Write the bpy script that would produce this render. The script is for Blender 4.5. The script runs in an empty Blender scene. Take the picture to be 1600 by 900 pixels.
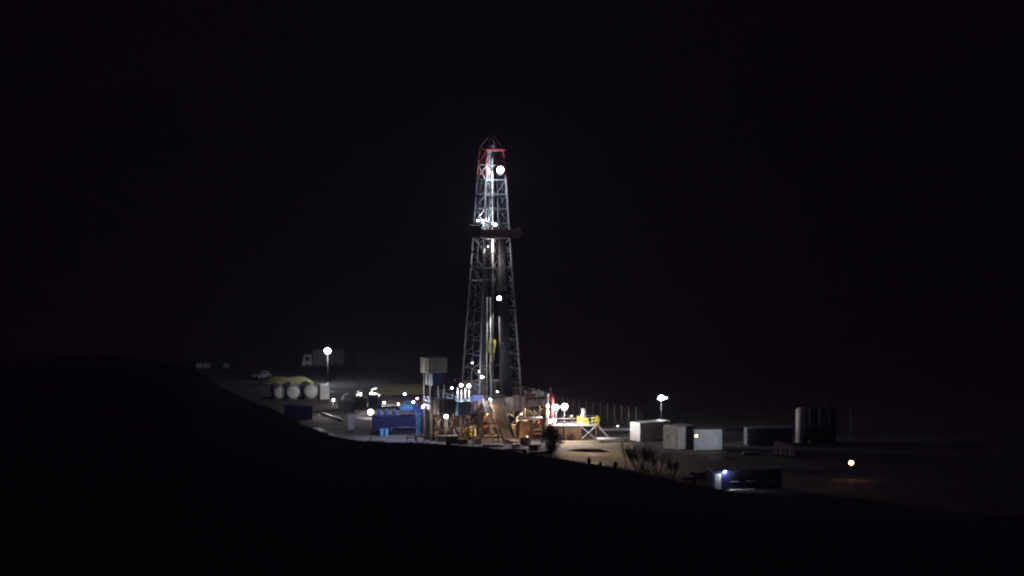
import bpy, math, random
from mathutils import Vector, Matrix
random.seed(7)
S = bpy.context.scene
COL = S.collection
R = math.radians
V = Vector

# ------------------------------------------------------------------ camera
H, F = 72.0, 5700.0                     # eye height over the pad, focal length in photo pixels (1600 wide)
PITCH = math.atan(444.0 / F)
cam = bpy.data.cameras.new('camera'); co = bpy.data.objects.new('camera', cam); COL.objects.link(co)
co.location = (0, 0, H); co.rotation_euler = (math.pi/2 - PITCH, 0, 0)
cam.sensor_width = 36.0; cam.lens = 36.0 * F / 1600.0
cam.clip_start = 0.5; cam.clip_end = 8000
cam.dof.use_dof = True; cam.dof.focus_distance = 420.0; cam.dof.aperture_fstop = 0.40
S.camera = co
FW = V((0, math.cos(PITCH), -math.sin(PITCH))); UP = V((0, math.sin(PITCH), math.cos(PITCH)))

def ray(px, py):
    return FW + V((1, 0, 0)) * ((px-800)/F) + UP * ((450-py)/F)
def G(px, py, z=0.0):                   # photo pixel -> point on the level z
    d = ray(px, py); return V((0, 0, H)) + d * ((H - z) / -d.z)
def P(px, py, Y):                       # photo pixel -> point at distance Y
    d = ray(px, py); return V((0, 0, H)) + d * (Y / d.y)
def sc(Y): return F / Y                 # pixels per metre

# ------------------------------------------------------------------ materials
MATS = {}
def mat(name, col, rough=0.6, metal=0.0, var=0.25, scale=1.2, bump=0.0, stain=None):
    if name in MATS: return MATS[name]
    m = bpy.data.materials.new(name); m.use_nodes = True
    nt = m.node_tree; b = nt.nodes['Principled BSDF']
    b.inputs['Roughness'].default_value = rough; b.inputs['Metallic'].default_value = metal
    tc = nt.nodes.new('ShaderNodeTexCoord')
    n = nt.nodes.new('ShaderNodeTexNoise'); n.inputs['Scale'].default_value = scale; n.inputs['Detail'].default_value = 6
    n.inputs['Roughness'].default_value = 0.65
    nt.links.new(tc.outputs['Object'], n.inputs['Vector'])
    r = nt.nodes.new('ShaderNodeValToRGB')
    r.color_ramp.elements[0].position = 0.3; r.color_ramp.elements[1].position = 0.72
    c2 = stain or [c*(1-var) for c in col]
    r.color_ramp.elements[0].color = (*c2, 1); r.color_ramp.elements[1].color = (*[min(1, c*(1+var*0.5)) for c in col], 1)
    nt.links.new(n.outputs['Fac'], r.inputs['Fac']); nt.links.new(r.outputs['Color'], b.inputs['Base Color'])
    if bump:
        n2 = nt.nodes.new('ShaderNodeTexNoise'); n2.inputs['Scale'].default_value = scale*4; n2.inputs['Detail'].default_value = 4
        nt.links.new(tc.outputs['Object'], n2.inputs['Vector'])
        bp = nt.nodes.new('ShaderNodeBump'); bp.inputs['Strength'].default_value = bump
        nt.links.new(n2.outputs['Fac'], bp.inputs['Height']); nt.links.new(bp.outputs['Normal'], b.inputs['Normal'])
    MATS[name] = m; return m
def emit(name, col, strength):
    if name in MATS: return MATS[name]
    m = bpy.data.materials.new(name); m.use_nodes = True
    nt = m.node_tree; b = nt.nodes['Principled BSDF']
    b.inputs['Base Color'].default_value = (0.8, 0.8, 0.8, 1); b.inputs['Roughness'].default_value = 0.2
    b.inputs['Emission Color'].default_value = (*col, 1); b.inputs['Emission Strength'].default_value = strength
    m.cycles.emission_sampling = 'NONE'
    MATS[name] = m; return m

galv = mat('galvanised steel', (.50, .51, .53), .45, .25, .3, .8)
white = mat('white paint', (.74, .74, .72), .5, 0, .22, .7, stain=(.50, .47, .42))
cream = mat('cream paint', (.60, .60, .53), .55, 0, .25, .6, stain=(.42, .40, .33))
redp = mat('red paint', (.55, .05, .06), .5, 0, .3, .8)
darkred = mat('dark red oxide', (.20, .035, .035), .6, 0, .3, .8)
bluep = mat('blue paint', (.035, .06, .30), .45, 0, .3, .7)
navy = mat('navy paint', (.005, .007, .048), .5, 0, .35, .6)
teal = mat('teal blue paint', (.07, .13, .19), .5, 0, .25, .8)
lightblue = mat('light blue paint', (.10, .35, .60), .5, 0, .2, .9)
yellow = mat('yellow paint', (.68, .60, .05), .45, 0, .2, .9)
rust = mat('rusty steel', (.17, .10, .06), .75, .1, .5, 1.1)
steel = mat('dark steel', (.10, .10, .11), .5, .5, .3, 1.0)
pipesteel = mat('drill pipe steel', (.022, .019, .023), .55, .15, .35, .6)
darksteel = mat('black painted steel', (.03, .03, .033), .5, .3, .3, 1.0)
darkbrown = mat('dark brown oxide', (.05, .022, .024), .7, 0, .3, .8)
grey = mat('grey paint', (.30, .30, .31), .6, 0, .3, .6)
palegrey = mat('pale grey paint', (.48, .48, .50), .55, 0, .25, .6)
mauve = mat('weathered grey panel', (.20, .17, .17), .65, 0, .35, .5)
black = mat('black rubber', (.03, .03, .03), .8, 0, .2, 2)
glass = mat('dark window glass', (.02, .022, .025), .08, 0, .1, 1)
conc = mat('concrete', (.42, .40, .37), .85, 0, .3, 1.0, .3)
bark = mat('bark', (.055, .038, .03), .9, 0, .4, 3, .4)
olive = mat('olive paint', (.16, .15, .05), .6, 0, .3, .8)
leaf = mat('dry dark leaves', (.05, .045, .03), .85, 0, .5, 2)
straw = mat('straw coloured earth', (.22, .20, .085), .9, 0, .45, .35, .5)
lens_cool = emit('cool floodlight lens', (.86, .93, 1.0), 30)
lens_white = emit('white floodlight lens', (1.0, .96, .95), 26)
lens_pink = emit('pinkish lamp lens', (1.0, .88, .90), 16)
lens_small = emit('small lamp lens', (1.0, .95, .9), 9)
lens_warm = emit('sodium lamp lens', (1.0, .72, .28), 14)
lens_amber = emit('amber lamp lens', (1.0, .52, .17), 22)
lens_orange = emit('orange lamp lens', (1.0, .55, .28), 10)
lens_blue = emit('blue lamp lens', (.35, .50, 1.0), 9)
lens_red = emit('red lamp lens', (1.0, .10, .14), 6)

# ------------------------------------------------------------------ mesh builder
class MB:
    def __init__(s): s.v = []; s.f = []; s.sm = []
    def _add(s, vs, fs, smooth=False):
        o = len(s.v); s.v += [tuple(v) for v in vs]
        for f in fs: s.f.append([i+o for i in f]); s.sm.append(smooth)
        return s
    def box(s, c, size, rz=0.0, rx=0.0, ry=0.0, m=None):
        m = m or (Matrix.Rotation(rz, 3, 'Z') @ Matrix.Rotation(ry, 3, 'Y') @ Matrix.Rotation(rx, 3, 'X'))
        c = V(c); hx, hy, hz = [q/2 for q in size]
        vs = [c + m @ V((x*hx, y*hy, z*hz)) for x in (-1, 1) for y in (-1, 1) for z in (-1, 1)]
        return s._add(vs, [(0,1,3,2), (4,6,7,5), (0,4,5,1), (2,3,7,6), (0,2,6,4), (1,5,7,3)])
    def tube(s, p, q, r, n=6, r2=None, caps=True):
        p, q = V(p), V(q); d = q - p
        if d.length < 1e-6: return s
        z = d.normalized(); a = z.orthogonal().normalized(); b = z.cross(a)
        r2 = r if r2 is None else r2
        vs = [p + (a*math.cos(2*math.pi*i/n) + b*math.sin(2*math.pi*i/n))*r for i in range(n)]
        vs += [q + (a*math.cos(2*math.pi*i/n) + b*math.sin(2*math.pi*i/n))*r2 for i in range(n)]
        s._add(vs, [(i, (i+1) % n, n+(i+1) % n, n+i) for i in range(n)], n > 5)
        if caps:
            o = len(s.v) - 2*n
            s.f.append([o+n-1-i for i in range(n)]); s.sm.append(False)
            s.f.append([o+n+i for i in range(n)]); s.sm.append(False)
        return s
    def path(s, pts, r, n=6):
        for a, b in zip(pts, pts[1:]): s.tube(a, b, r, n)
        return s
    def lathe(s, c, prof, n=20, axis='Z'):
        c = V(c); vs = []
        for r, z in prof:
            for i in range(n):
                t = 2*math.pi*i/n
                p = V((r*math.cos(t), r*math.sin(t), z))
                if axis == 'Y': p = V((p.x, p.z, p.y))
                if axis == 'X': p = V((p.z, p.x, p.y))
                vs.append(c + p)
        fs = [(j*n+i, j*n+(i+1) % n, (j+1)*n+(i+1) % n, (j+1)*n+i) for j in range(len(prof)-1) for i in range(n)]
        s._add(vs, fs, True)
        o = len(s.v) - len(vs)
        if prof[0][0] > 1e-4: s.f.append([o+n-1-i for i in range(n)]); s.sm.append(False)
        if prof[-1][0] > 1e-4: s.f.append([o+(len(prof)-1)*n+i for i in range(n)]); s.sm.append(False)
        return s
    def prism(s, poly, y0, y1, m=None):           # polygon in x,z drawn through y
        n = len(poly); vs = [V((x, y0, z)) for x, z in poly] + [V((x, y1, z)) for x, z in poly]
        if m: vs = [m @ v for v in vs]
        return s._add(vs, [tuple(range(n)), tuple(range(2*n-1, n-1, -1))] + [(i, n+i, n+(i+1) % n, (i+1) % n) for i in range(n)])
    def ball(s, c, r, nu=12, nv=8, sq=(1, 1, 1), jit=0):
        c = V(c); prof = []
        vs = []
        for j in range(nv+1):
            t = math.pi*j/nv
            for i in range(nu):
                u = 2*math.pi*i/nu
                k = r*(1 + (random.uniform(-jit, jit) if jit else 0))
                vs.append(c + V((k*sq[0]*math.sin(t)*math.cos(u), k*sq[1]*math.sin(t)*math.sin(u), k*sq[2]*math.cos(t))))
        return s._add(vs, [(j*nu+i, (j+1)*nu+i, (j+1)*nu+(i+1) % nu, j*nu+(i+1) % nu) for j in range(nv) for i in range(nu)], True)
    def corrug(s, p, q, h, z0, pitch=.28, depth=.045, out=None):   # corrugated sheet wall between two ground points
        p, q = V(p), V(q); d = q - p; L = d.length; d.normalize(); nrm = out or V((d.y, -d.x, 0))
        k = max(2, int(L/pitch)); pts = []
        for i in range(k):
            a = L*i/k; w = L/k
            pts += [p + d*(a), p + d*(a+w*.42), p + d*(a+w*.5) + nrm*depth, p + d*(a+w*.92) + nrm*depth]
        pts.append(q)
        vs = [V((v.x, v.y, z0)) for v in pts] + [V((v.x, v.y, z0+h)) for v in pts]
        n = len(pts)
        return s._add(vs, [(i, i+1, n+i+1, n+i) for i in range(n-1)])
    def build(s, name, m, parent=None, loc=None):
        me = bpy.data.meshes.new(name); me.from_pydata(s.v, [], s.f)
        for p, k in zip(me.polygons, s.sm): p.use_smooth = k
        me.materials.append(m); me.validate(); me.update()
        o = bpy.data.objects.new(name, me); COL.objects.link(o)
        if parent is not None: o.parent = parent
        if loc is not None: o.location = loc
        return o

def thing(name, label, cat, loc=(0, 0, 0), rz=0.0, group=None):
    o = bpy.data.objects.new(name, None); COL.objects.link(o)
    o.location = loc; o.rotation_euler = (0, 0, rz); o.empty_display_size = .3
    o['label'] = label; o['category'] = cat
    if group: o['group'] = group
    return o
def tag(o, label, cat, group=None):
    o['label'] = label; o['category'] = cat
    if group: o['group'] = group
    return o
def dup(root, loc=None, rz=None, label=None):
    r = root.copy(); COL.objects.link(r)
    if loc is not None: r.location = loc
    if rz is not None: r.rotation_euler = (0, 0, rz)
    if label: r['label'] = label
    for ch in list(root.children):
        c = ch.copy(); COL.objects.link(c); c.parent = r
        for g in ch.children:
            d = g.copy(); COL.objects.link(d); d.parent = c
    return r

# ------------------------------------------------------------------ sky, moonlight
w = bpy.data.worlds.new('World'); S.world = w; w.use_nodes = True
nt = w.node_tree; bg = nt.nodes['Background']; out = nt.nodes['World Output']
sky = nt.nodes.new('ShaderNodeTexSky'); sky.sky_type = 'NISHITA'; sky.sun_disc = False
sky.sun_elevation = R(28); sky.sun_rotation = R(150)
nt.links.new(sky.outputs['Color'], bg.inputs['Color']); bg.inputs['Strength'].default_value = 0.00004
bg2 = nt.nodes.new('ShaderNodeBackground'); bg2.inputs['Color'].default_value = (.55, .12, 1.0, 1); bg2.inputs['Strength'].default_value = .0065
add = nt.nodes.new('ShaderNodeAddShader')
nt.links.new(bg.outputs[0], add.inputs[0]); nt.links.new(bg2.outputs[0], add.inputs[1]); nt.links.new(add.outputs[0], out.inputs['Surface'])
ml = bpy.data.lights.new('fill_light', 'SUN'); ml.energy = .022; ml.angle = R(.5); ml.color = (.9, .38, 1.0)  # added purple sun that lifts the black foreground, no known moon
mo = bpy.data.objects.new('fill_light', ml); COL.objects.link(mo); mo.rotation_euler = (R(-55), 0, R(20)); mo.location = (0, 0, 300)

# ------------------------------------------------------------------ terrain
SIL = [(-400, 520), (0, 545), (200, 560), (285, 571), (310, 584), (340, 604), (390, 626), (430, 641), (470, 662), (520, 681), (560, 688),
       (640, 690), (740, 696), (800, 703), (850, 711), (900, 720), (960, 729), (1000, 737), (1050, 749), (1100, 759), (1150, 768), (1220, 771), (1300, 774),
       (1450, 790), (1700, 810), (2200, 830)]
def lerp(tab, x):
    if x <= tab[0][0]: return tab[0][1]
    for (a, ya), (b, yb) in zip(tab, tab[1:]):
        if x <= b: return ya + (yb-ya)*(x-a)/(b-a)
    return tab[-1][1]
from mathutils import noise
YC = 430.0
def crest_t(px):
    py = lerp(SIL, px); d = ray(px, py); return -d.z/d.y
def smooth(t):
    t = max(0, min(1, t)); return t*t*(3-2*t)
def ground_z(x, y):
    n = noise.fractal(V((x*.02, y*.02, 3.1)), 1, 2, 5)
    n2 = noise.fractal(V((x*.25, y*.12, 9.1)), 1, 2, 4)
    if y <= 0: return H - 1.75 + y*.02 + .2*n
    px = 800 + F*x/max(y, 40.0)
    px = max(-380, min(2150, px))
    t_c = crest_t(px); zc = H - YC*t_c
    if y <= YC:
        q = 1 - y/YC
        z = H - 1.75*q - y*(t_c + .42*q**1.7)
        return z + q*2.5*n + .10*n2*min(1, y/60) - .12
    k = (y-YC)/85.0
    if k < 1: return zc*(1-k) + (-.12)*k + .12*n2*(1-k) - .1
    far = smooth((y-745)/450)
    side = smooth((abs(x-10) - 130)/160)
    return -.12 + far*(88 + 14*n) + side*(1-far)*6*(1+n) + far*n2*.8
ys = [-60, -30, -10] + [i*6 for i in range(0, 60)] + [360 + i*2.5 for i in range(70)] + [540 + i*8 for i in range(34)] + [820 + i*30 for i in range(40)]
tb = MB(); rows = []
NX = 150
for y in ys:
    half = max(60, y*.29)
    rows.append([(x := -half + 2*half*i/NX, y, ground_z(x, y)) for i in range(NX+1)])
tb.v = [p for r_ in rows for p in r_]
n1 = NX+1
tb.f = [(j*n1+i, j*n1+i+1, (j+1)*n1+i+1, (j+1)*n1+i) for j in range(len(ys)-1) for i in range(NX)]
tb.sm = [True]*len(tb.f)
hillm = mat('dark hillside scrub', (.09, .075, .055), .95, 0, .5, .15, .5, stain=(.045, .04, .03))
to = tb.build('hillside_terrain', hillm); to['kind'] = 'structure'

# gravel pad: one sheet a little over the terrain, uneven outline
padm = mat('crushed stone pad', (.105, .095, .09), .95, 0, .4, .22, .6, stain=(.04, .036, .035))
def wet(m, lo=.56, hi=.64, dark=.45):
    nt = m.node_tree; b = nt.nodes['Principled BSDF']; tc = nt.nodes.new('ShaderNodeTexCoord')
    n = nt.nodes.new('ShaderNodeTexNoise'); n.inputs['Scale'].default_value = .11; n.inputs['Detail'].default_value = 5
    nt.links.new(tc.outputs['Object'], n.inputs['Vector'])
    mr = nt.nodes.new('ShaderNodeMapRange'); mr.inputs['From Min'].default_value = lo; mr.inputs['From Max'].default_value = hi
    nt.links.new(n.outputs['Fac'], mr.inputs['Value'])
    ro = nt.nodes.new('ShaderNodeMapRange'); ro.inputs['To Min'].default_value = .95; ro.inputs['To Max'].default_value = .45
    nt.links.new(mr.outputs[0], ro.inputs['Value']); nt.links.new(ro.outputs[0], b.inputs['Roughness'])
    w_ = nt.nodes.new('ShaderNodeTexWave'); w_.inputs['Scale'].default_value = .16; w_.inputs['Distortion'].default_value = 9; w_.inputs['Detail'].default_value = 3; w_.inputs['Detail Scale'].default_value = .6
    w_.bands_direction = 'Y'; nt.links.new(tc.outputs['Object'], w_.inputs['Vector'])
    wr = nt.nodes.new('ShaderNodeMapRange'); wr.inputs['From Min'].default_value = .0; wr.inputs['From Max'].default_value = .35; wr.inputs['To Min'].default_value = .3; wr.inputs['To Max'].default_value = 1
    nt.links.new(w_.outputs['Fac'], wr.inputs['Value'])
    wd = nt.nodes.new('ShaderNodeMapRange'); wd.inputs['To Min'].default_value = 1; wd.inputs['To Max'].default_value = dark
    nt.links.new(mr.outputs[0], wd.inputs['Value'])
    mu = nt.nodes.new('ShaderNodeMath'); mu.operation = 'MULTIPLY'; nt.links.new(wr.outputs[0], mu.inputs[0]); nt.links.new(wd.outputs[0], mu.inputs[1])
    src = b.inputs['Base Color'].links[0].from_socket
    mx = nt.nodes.new('ShaderNodeMix'); mx.data_type = 'RGBA'; mx.blend_type = 'MULTIPLY'; mx.inputs['Factor'].default_value = 1
    nt.links.new(src, mx.inputs['A']); nt.links.new(mu.outputs[0], mx.inputs['B']); nt.links.new(mx.outputs['Result'], b.inputs['Base Color'])
wet(padm)
def poly_sheet(name, pts, z, m, step=3.0, wob=1.2, amp=.02):
    # dense outline with wobble, fan filled by a grid clipped to the polygon
    out_ = []
    for a, b in zip(pts, pts[1:]+pts[:1]):
        a, b = V(a), V(b); k = max(1, int((b-a).length/step))
        for i in range(k):
            p = a + (b-a)*i/k
            nn = noise.noise(V((p.x*.11, p.y*.11, z*7)))
            out_.append(V((p.x + wob*nn, p.y + wob*noise.noise(V((p.y*.13, p.x*.13, 5))), z)))
    import bmesh
    bm = bmesh.new(); vs = [bm.verts.new(p) for p in out_]; fc = bm.faces.new(vs)
    bmesh.ops.triangulate(bm, faces=[fc])
    if fc.is_valid and fc.normal.z < 0: pass
    bmesh.ops.recalc_face_normals(bm, faces=bm.faces)
    me = bpy.data.meshes.new(name); bm.to_mesh(me); bm.free(); me.materials.append(m)
    o = bpy.data.objects.new(name, me); COL.objects.link(o); o['kind'] = 'structure'
    return o
g = lambda px, py: (G(px, py).x, G(px, py).y)
pad_pts = [g(296, 571), g(420, 566), g(560, 570), g(720, 590), g(870, 630), g(1010, 655), g(1180, 664), g(1420, 668), g(1750, 672), g(1750, 800),
           g(1100, 800), g(850, 745), g(600, 715), g(420, 665), g(330, 615)]
poly_sheet('gravel_pad', pad_pts, .0, padm)
roadm = mat('compacted gravel road', (.25, .21, .145), .95, 0, .3, .35, .5, stain=(.12, .095, .065))
wet(roadm, .62, .70, .6)
poly_sheet('gravel_road', [g(868, 684), g(925, 681), g(985, 688), g(1003, 706), g(1060, 735), g(1060, 780), g(930, 770), g(880, 724), g(856, 704)], .012, roadm, wob=.8)

# ------------------------------------------------------------------ lamps
def add_light(parent, loc, watts, col, kind='POINT', aim=None, angle=110, rad=.12, blend=1.0):
    l = bpy.data.lights.new('bulb', kind); l.energy = watts; l.color = col; l.shadow_soft_size = rad
    o = bpy.data.objects.new('bulb', l); COL.objects.link(o); o.parent = parent; o.location = loc
    if kind == 'SPOT':
        l.spot_size = R(angle); l.spot_blend = blend
        o.rotation_euler = V(aim).to_track_quat('-Z', 'Y').to_euler()
    return o
COOL, NEUT, PINK, WARM, SOD = (.80, .90, 1.0), (1.0, .95, .90), (1.0, .86, .84), (1.0, .80, .52), (1.0, .62, .25)
def flood(pos, label, r, lens, watts, col, aim=(0, -.8, -.55), name='floodlight', cat='floodlight', kind='POINT', angle=120, group=None, off=None):
    """a round floodlight head: bowl housing, glowing lens, mounting yoke"""
    t = thing(name, label, cat, pos, 0, group)
    a = V(aim).normalized(); q = V((0, 0, 1)).rotation_difference(a).to_matrix()
    def put(mb):
        mb.v = [tuple(q @ V(v)) for v in mb.v]; return mb
    put(MB().lathe((0, 0, 0), [(r*.35, -r*1.1), (r*.8, -r*.8), (r*1.08, -r*.05), (r*1.08, r*.04), (r*1.0, r*.04)], 14)).build('housing', steel, t)
    put(MB().lathe((0, 0, 0), [(r*.98, r*.02), (r*.9, r*.22), (r*.62, r*.42), (r*.01, r*.52)], 14)).build('lens', lens, t)
    y = MB(); s_ = q @ V((r*1.2, 0, -r*.2))
    b_ = V((0, 0, -r*1.7)) - a*r*.6
    y.tube(s_, b_ + s_*.4, r*.09, 5).tube(-s_, b_ - s_*.4, r*.09, 5).tube(b_ + s_*.4, b_ - s_*.4, r*.09, 5)
    y.build('bracket', steel, t)
    if watts: add_light(t, V(off) if off else a*(r*.75), watts, col, kind, V(off) if off else a, angle)
    return t

# ------------------------------------------------------------------ drilling rig
RC = G(768, 678); RC.z = 0
YAW = math.atan2(29, 66)                 # rig axes: u along the V-door face, n out of it
U = V((math.cos(YAW), math.sin(YAW), 0)); N = V((math.sin(YAW), -math.cos(YAW), 0))
def rig(u, n, z): return RC + U*u + N*n + V((0, 0, z))
ZF, ZT = 6.0, 47.6
SB, ST = 7.7/2, 3.1/2
def half(z): return SB + (ST-SB)*(z-ZF)/(ZT-ZF)
def leg_pt(i, z):                        # A back-left, B front-left, C back-right, D front-right  (local)
    su, sn = ((-1, -1), (-1, 1), (1, -1), (1, 1))[i]; h = half(z)
    return V((su*h, 0, 0)) + V((0, -sn*h, 0)) + V((0, 0, z))
topred = mat('faded crown red', (.24, .03, .042), .55, 0, .3, .8)
legm = mat('weathered derrick steel', (.14, .14, .155), .5, .25, .35, .8)
dk = thing('drilling_derrick', 'tall steel lattice drilling derrick with red crown, lit by floodlights', 'derrick', RC, YAW)
for i in range(4):
    MB().tube(leg_pt(i, ZF), leg_pt(i, 43.2), .17, 6, .14).build('leg', legm, dk)
    o = MB().tube(leg_pt(i, 43.2), leg_pt(i, ZT), .14, 6, .13).build('leg', topred, dk); o['label'] = 'red painted top leg section'
bay = 2.43
zb = [ZT - bay*k for k in range(0, 17)]
zb = [z for z in zb if z > ZF+.5]
zb[-1:] = [zb[-1]]
for face, (i, j) in {'left': (0, 1), 'right': (2, 3), 'back': (0, 2), 'front': (1, 3)}.items():
    for k, (zt_, zl) in enumerate(zip(zb, zb[1:] + [ZF+.3])):
        at, bt, al, bl = leg_pt(i, zt_), leg_pt(j, zt_), leg_pt(i, zl), leg_pt(j, zl)
        if face == 'back' and zt_ < 31 and k % 3: continue
        m = MB(); r = .075
        if face == 'front' and zt_ < 27 : continue
        m.tube(at, bt, r, 5)
        mid = (al+bl)/2
        if face in ('left', 'right'):
            if k < 9:
                m.tube(at, bl, .06, 5).tube(bt, al, .06, 5)
                if k > 1: m.tube((at+bt)/2, mid, .045, 5)
            else:                        # wider bays low down: a centre post and one zigzag in each half
                mt = (at+bt)/2
                m.tube(mt, mid, .07, 5)
                for p, q_, pl, ql in ((at, mt, al, mid), (mt, bt, mid, bl)):
                    m.tube(p, (q_+ql)/2, .055, 5).tube((q_+ql)/2, pl, .055, 5)
        elif face == 'back':
            if k % 2 == 0 and k > 2: m.tube(at, (al+bl)/2, .05, 5).tube(bt, (al+bl)/2, .05, 5)
        elif k == 2:
            m.tube(at, (al+bl)/2, .05, 5).tube(bt, (al+bl)/2, .05, 5)
        m.build('brace_bay', topred if k == 0 else white if k == 1 and face in ('left', 'back') else legm, dk)
# crown on top
cr = MB(); h = ST+.25
h = ST+.08
for sx in (-1, 1):
    cr.box((sx*h, 0, ZT+.1), (.2, 2*h+.2, .28)); cr.box((0, sx*h, ZT+.12), (2*h, .2, .24))
cr.box((-.3, 0, ZT+.35), (.12, 2*h, .22)); cr.box((.3, 0, ZT+.35), (.12, 2*h, .22))
crown = cr.build('crown_block', darkred, dk)
for y in (-.7, -.35, 0, .35, .7):
    MB().lathe((0, y, ZT+.75), [(.42, -.06), (.36, -.02), (.36, .02), (.42, .06)], 16, 'Y').build('sheave', steel, crown)
gp = MB()
for sx in (-1, 1):
    for sy in (-1, 1): gp.tube((sx*h, sy*h, ZT+.2), (sx*.25, sy*.45, ZT+2.4), .07, 5)
gp.tube((-.3, -.5, ZT+2.4), (.3, .5, ZT+2.4), .08, 5).tube((-.3, .5, ZT+2.4), (.3, -.5, ZT+2.4), .08, 5).tube((0, 0, ZT+2.4), (0, 0, ZT+3.2), .05, 5)
gp.build('gin_pole', darkbrown, dk)
# monkey board: racking platform with fingers, dark windbreak round it
ZM = 33.1
hm = half(ZM)
mbd = MB(); mbd.box((.0, .2, ZM), (2*hm+1.4, 2*hm+.9, .14)); mbd.box((2.9, -1.2, ZM), (3.0, 2.2, .14))
bd = mbd.build('monkey_board', steel, dk)
wb = MB()
for (c, s_) in (((0, hm+.68, ZM+1.05), (2*hm+1.4, .06, 1.9)), ((-hm-.7, .2, ZM+1.05), (.06, 2*hm+.9, 1.9)), ((0, -hm-.25, ZM+.75), (2*hm+1.4, .06, 1.3)),
                ((2.9, -2.33, ZM+.75), (3.0, .06, 1.3)), ((4.43, -1.2, ZM+.75), (.06, 2.2, 1.3))): wb.box(c, s_)
wb.build('windbreak', darkbrown, bd)
fg = MB()
for x in [-1.9+.42*i for i in range(10)]:
    fg.box((x, .1, ZM+.16), (.08, 1.9, .1))
fg.build('finger_rack', steel, bd)
# ladder up the left rear leg
ld = MB()
a0, a1 = leg_pt(1, ZF) + V((.55, .35, 0)), leg_pt(1, ZT) + V((.4, .3, 0))
ld.tube(a0, a1, .03, 4).tube(a0 + V((.4, 0, 0)), a1 + V((.4, 0, 0)), .03, 4)
for k in range(0, 100):
    q_ = a0 + (a1-a0)*k/100; ld.tube(q_, q_ + V((.4, 0, 0)), .018, 4)
ld.build('ladder', galv, dk)
# lattice guide beam for the top drive, hung in the middle right of the derrick
gb = thing('guide_beam', 'slim zigzag lattice guide beam hanging inside the derrick under the monkey board', 'guide beam', RC, YAW)
def zz(x, y, z0, z1, w_, name, m, parent, rc=.05):
    q_ = MB()
    for dx in (-w_, w_): q_.tube((x+dx, y, z0), (x+dx, y, z1), rc, 5)
    k = int((z1-z0)/1.05); s_ = 1
    for i in range(k):
        za, zb_ = z0 + (z1-z0)*i/k, z0 + (z1-z0)*(i+1)/k
        q_.tube((x-w_*s_, y, za), (x+w_*s_, y, zb_), .05, 5); s_ = -s_
    return q_.build(name, m, parent)
zz(1.1, .6, 23.5, 32.9, .42, 'lattice_rail', galv, gb)
MB().box((1.1, .6, 33.0), (1.1, .3, .2)).build('hanger_plate', steel, gb)
# drilling lines, block, hook, swivel and kelly
tk = thing('travelling_block', 'yellow travelling block with hook hanging on steel lines in the derrick', 'travelling block', RC, YAW)
zb0 = 13.6
mbk = MB()
mbk.prism([(-.42, zb0+.3), (-.2, zb0), (.2, zb0), (.42, zb0+.3), (.42, zb0+2.0), (.2, zb0+2.6), (-.2, zb0+2.6), (-.42, zb0+2.0)], -.32, .32)
blk = mbk.build('block_body', yellow, tk)
for x in (-.2, 0, .2): MB().lathe((x, 0, zb0+1.5), [(.55, -.05), (.5, 0), (.55, .05)], 14, 'X').build('sheave', steel, blk)
hk = MB().tube((0, 0, zb0), (0, 0, zb0-.7), .2, 8).lathe((0, 0, zb0-1.6), [(.1, 0), (.3, .15), (.34, .6), (.2, .95)], 10)
hk.build('hook', yellow, tk)
MB().tube((.42, .1, zb0-1.2), (.75, .1, zb0+2.3), .09, 6).tube((-.35, .1, zb0-1.6), (-.3, .1, zb0-3.6), .05, 6).tube((.35, .1, zb0-1.6), (.3, .1, zb0-3.6), .05, 6).build('elevator_link', yellow, tk)
for x, y in ((-.32, -.1), (-.16, .12), (.0, -.1), (.16, .12), (.32, -.1)):
    MB().tube((x, y, zb0+2.4), (x*1.2, y*3, ZT+.6), .03, 5).build('drilling_line', steel, tk)
kl = thing('kelly_pipe', 'long bright vertical kelly pipe under the yellow block running through the rig floor', 'pipe', RC, YAW)
MB().tube((0, 0, ZF-1.0), (0, 0, zb0-3.4), .13, 8).build('pipe_body', galv, kl)
MB().lathe((0, 0, zb0-4.2), [(.14, 0), (.3, .1), (.3, .7), (.16, .9)], 12).build('swivel', steel, kl)
MB().lathe((0, 0, ZF+.05), [(.65, 0), (.65, .28), (.3, .34), (.15, .6)], 16).build('bushing', steel, kl)
# standpipe with rotary hose (bright vertical pole in the upper mast)
sp = thing('standpipe', 'white vertical standpipe clamped along the middle of the derrick', 'standpipe', RC, YAW)
MB().tube((-.25, -1.1, 30.5), (-.25, -.9, 46.4), .11, 8).build('riser', white, sp)
MB().tube((-.25, -1.2, ZF), (-.25, -1.1, 30.5), .10, 8).build('lower_riser', steel, sp)  # shade put into the colour: lower pipe dark instead of white
MB().tube((-.62, -1.0, 34.5), (-.55, -.9, 47.0), .07, 6).build('cable_tray', steel, sp)
for z in (10, 16, 22, 28, 34, 40, 45): MB().box((-.25, -1.1, z), (.5, .4, .12)).build('clamp', steel, sp)
rh = MB(); pts = []
for k in range(25):
    t = k/24; pts.append(V((-.25 + .35*t, -1.0 + 1.2*t, 21*(1-t) + (zb0-3.0)*t - 6.0*math.sin(math.pi*t)**1.2*.45)))
rh.path(pts, .07, 6).build('rotary_hose', black, sp)
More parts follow.
